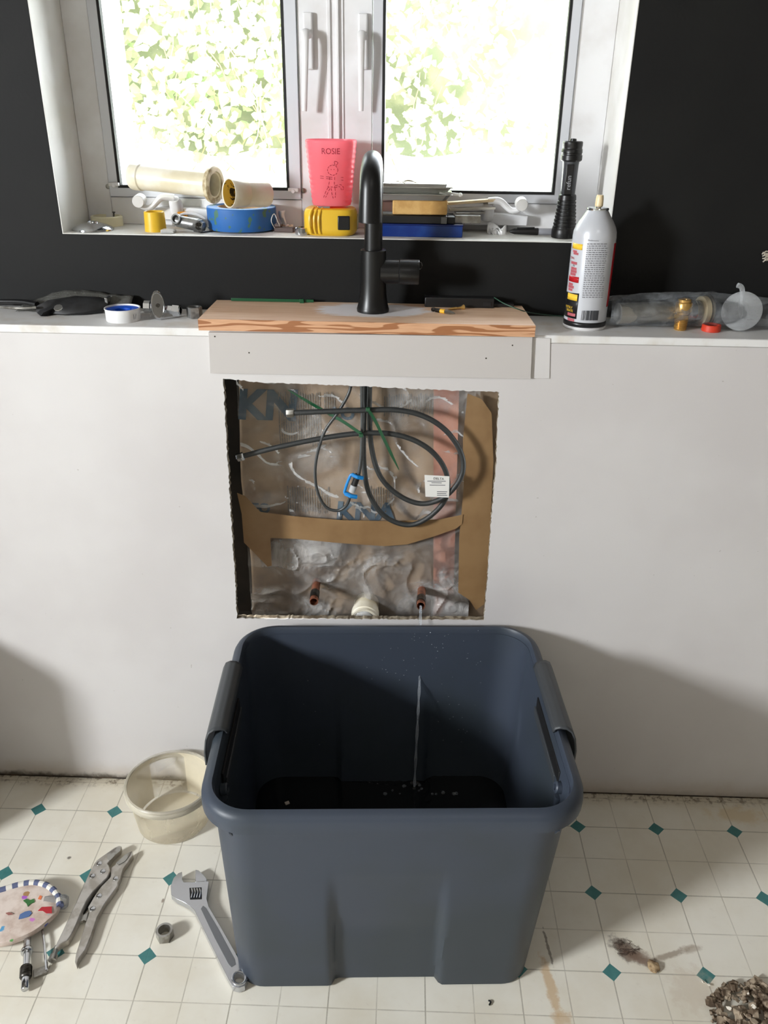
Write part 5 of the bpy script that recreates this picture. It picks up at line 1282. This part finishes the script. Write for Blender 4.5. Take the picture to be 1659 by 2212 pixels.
MB().rings([[lift(p, .04, .012) for p in ol], [lift(p, 0, .018) for p in ol], [lift(p, .03, .0225) for p in ol], [lift(p, .3, .0245) for p in ol], [lift(p, .7, .0235) for p in ol], [lift(p, .95, .023) for p in ol]]).build('pad_cloth', s.m, pad, angle=60)
for nm_, col_, shp in (('green_motif', (58, 110, 58), [(50, 1945), (58, 1941), (64, 1945), (73, 1941), (75, 1948), (66, 1952), (60, 1958), (57, 1951)]),
                   ('blue_motif', (86, 112, 158), [(40, 1985), (43, 1975), (54, 1969), (64, 1967), (69, 1972), (63, 1979), (50, 1983)]),
                   ('red_motif', (176, 44, 52), [(82, 1967), (90, 1959), (112, 1958), (112, 1972), (100, 1972), (92, 1967)]),
                   ('orange_motif', (222, 120, 76), [(82, 1941), (86, 1934), (91, 1936), (88, 1943)]),
                   ('brown_motif', (150, 100, 92), [(12, 1972), (20, 1970), (28, 1974), (18, 1976)])):
    MB().prism([Z(u, v, .0252) for u, v in shp], (0, 0, -.0012)).build(nm_, mat(nm_, col_, .9), pad)
pe_ = smooth_path([Z(u, v, .021) for u, v in top_e], 6)
mbw, mbb = MB(), MB()
i = 0
while i < len(pe_)-2:
    (mbw if (i//2) % 2 else mbb).tube(pe_[i:i+3], .0062, 10); i += 2
mbw.build('piping_white', mat('piping_white', (226, 222, 212), .8), pad); mbb.build('piping_blue', mat('piping_blue', (92, 100, 132), .8), pad)
# clear jar end behind the pad
q = Z(138, 1962, .0); q.z = .014
tag(MB().lathe(q+Vector((-.030, -.002, 0)), (1, .12, 0), [(0, .0115), (.026, .0125), (.034, .012), (.038, .009), (.0385, .001)], 28).build('clear_tube', M_frost), 'frosted clear plastic tube end beside the patterned pad', 'tube')
# basin wrench: shaft, collar, knurl, tip
bw = thing('basin_wrench', 'chrome telescoping basin wrench poking out under the patterned pad', 'wrench', Z(57, 2080, 0))
a, b = Z(60, 2020, .0095), Z(54, 2138, .0095); d = (b-a).normalized(); L = (b-a).length
MB().lathe(a-d*.05, d, [(0, .0058), (.050+L*.30, .0058), (.05+L*.62, .0050)], 20).build('shaft', M_chrome, bw)
MB().lathe(a, d, [(L*.26, .0085), (L*.28, .0094), (L*.33, .0094), (L*.35, .0085)], 24).build('collar_ring', M_chrome, bw)
MB().lathe(a, d, [(L*.58, .0060), (L*.60, .0088)]+[x for k in range(6) for x in ((L*(.62+k*.03), .0094), (L*(.632+k*.03), .0080))]+[(L*.80, .0075)], 24).build('knurled_nut', M_steel_d, bw)
MB().lathe(a, d, [(L*.80, .0062), (L*.98, .0062), (L, .005), (L, .002)], 20).build('socket_tip', M_chrome, bw)
o_ = [Z(u, v, .007) for u, v in ((72, 2095), (102, 2083), (102, 2100), (72, 2112))]
MB().prism(o_, (0, 0, -.003)).build('flat_arm', M_steel, bw, bev=.0006)
MB().tube([Z(88, 1990, .008), Z(95, 2030, .008), Z(101, 2096, .007)], .0022, 10).build('side_rod', M_chrome, bw)
# small bits
tag(MB().tube(smooth_path([Z(1055, 2161, .002), Z(1060, 2164, .002), Z(1057, 2171, .002)], 4), .0014, 6).build('black_chip', M_gasket), 'tiny black curved chip on the floor in front of the bin', 'chip')
mb = MB(); r2 = random.Random(14); q = Z(1413, 2088, .004)
mb.sphere(q, .009, 12, (1, 1.3, .5))
for v__ in mb.v: v__ += (v__-q)*.5*noise.noise(v__*130)
tag(mb.build('plaster_lump', mat('plaster_lump', (170, 146, 112), .9, c2=(120, 96, 70), nscale=160)), 'small tan plaster lump at the end of the brown floor stain', 'lump')
mb = MB(); q = Z(1345, 2050, 0)
for k in range(22):
    p = Vector((q.x+r2.gauss(0, .010), q.y+r2.gauss(0, .009), .0012)); pts = [p]
    for j in range(4): p = p+Vector((r2.uniform(-.007, .009), r2.uniform(-.006, .005), r2.uniform(-.0004, .001))); p.z = max(p.z, .0008); pts.append(p)
    mb.tube(smooth_path(pts, 2), .00035, 4)
tag(mb.build('hair_clump', mat('brown_hair', (70, 52, 42), .8)), 'fuzzy dark brown clump of wet hair on the vinyl floor', 'hair', kind='stuff')
# rubble pile
mb = MB(); r2 = random.Random(6); r3 = random.Random(8)
pc = Z(1672, 2268, 0)
def chunk(mbx, c_, sz, flatn, rnd_):
    R3 = Matrix.Rotation(rnd_.uniform(0, 6), 3, 'X') @ Matrix.Rotation(rnd_.uniform(0, 6), 3, 'Z') if flatn > .4 else Matrix.Rotation(rnd_.uniform(-.7, .7), 3, 'X') @ Matrix.Rotation(rnd_.uniform(-.7, .7), 3, 'Y') @ Matrix.Rotation(rnd_.uniform(0, 6), 3, 'Z')
    n = rnd_.choice((5, 6, 7)); lo, hi = [], []
    for k in range(n):
        a = 2*PI*k/n+rnd_.uniform(-.3, .3); r = sz*rnd_.uniform(.6, 1.1)
        lo.append(c_+R3 @ Vector((r*math.cos(a), r*math.sin(a)*.75, -sz*flatn))); hi.append(c_+R3 @ Vector((r*.85*math.cos(a), r*.7*math.sin(a), sz*flatn*rnd_.uniform(.6, 1.2))))
    mbx.rings([lo, hi])
for k in range(900):
    a = r2.uniform(0, 2*PI); f = math.sqrt(r2.random()); x, y = pc.x+f*.088*math.cos(a), pc.y+f*.105*math.sin(a)
    edge = 1+.28*noise.noise(Vector((math.cos(a)*2, math.sin(a)*2, 5)))
    x = pc.x+f*.088*edge*math.cos(a); y = pc.y+f*.105*edge*math.sin(a)
    z = max(.002, .036*(1-f**1.6)*r2.uniform(.6, 1.0)); sz = r2.choice((.0025, .0035, .005, .007, .010))
    chunk(mb, Vector((x, y, z+sz*.3)), sz, r2.choice((.15, .25, .5)), r2)
tag(mb.build('rubble_heap', mat('rubble', (158, 142, 122), .95, c2=(92, 76, 60), nscale=60, nlo=.42, nhi=.56), angle=10), 'heap of grey brown rust and plaster rubble in the bottom right corner', 'rubble', kind='stuff')
M_chip = mat('paint_chip', (236, 228, 214), .7)
for (u, v, sz, lb) in ((1537, 2160, .006, 'largest white paint chip, at the left edge of the rubble heap'), (1519, 2121, .0045, 'white paint chip touching the green floor diamond above the rubble'), (1531, 2127, .0035, 'thin white paint chip just above the left end of the rubble'), (1575, 2178, .005, 'narrow white paint chip in the middle of the rubble heap'), (1627, 2174, .006, 'white paint chip on the right slope of the rubble heap'), (1615, 2145, .0035, 'small round white paint chip at the top of the rubble heap')):
    mbx = MB(); q = Z(u, v, .004); pd = math.hypot((q.x-pc.x)/.088, (q.y-pc.y)/.105)
    zz = .036*(1-min(1, pd)**1.6)+.009 if pd < 1 else .0035
    q = Z(u, v, zz); chunk(mbx, q, sz, .12, r3)
    tag(mbx.build('paint_chip', M_chip, angle=10), lb, 'paint chip', 'white paint chips at the rubble heap')
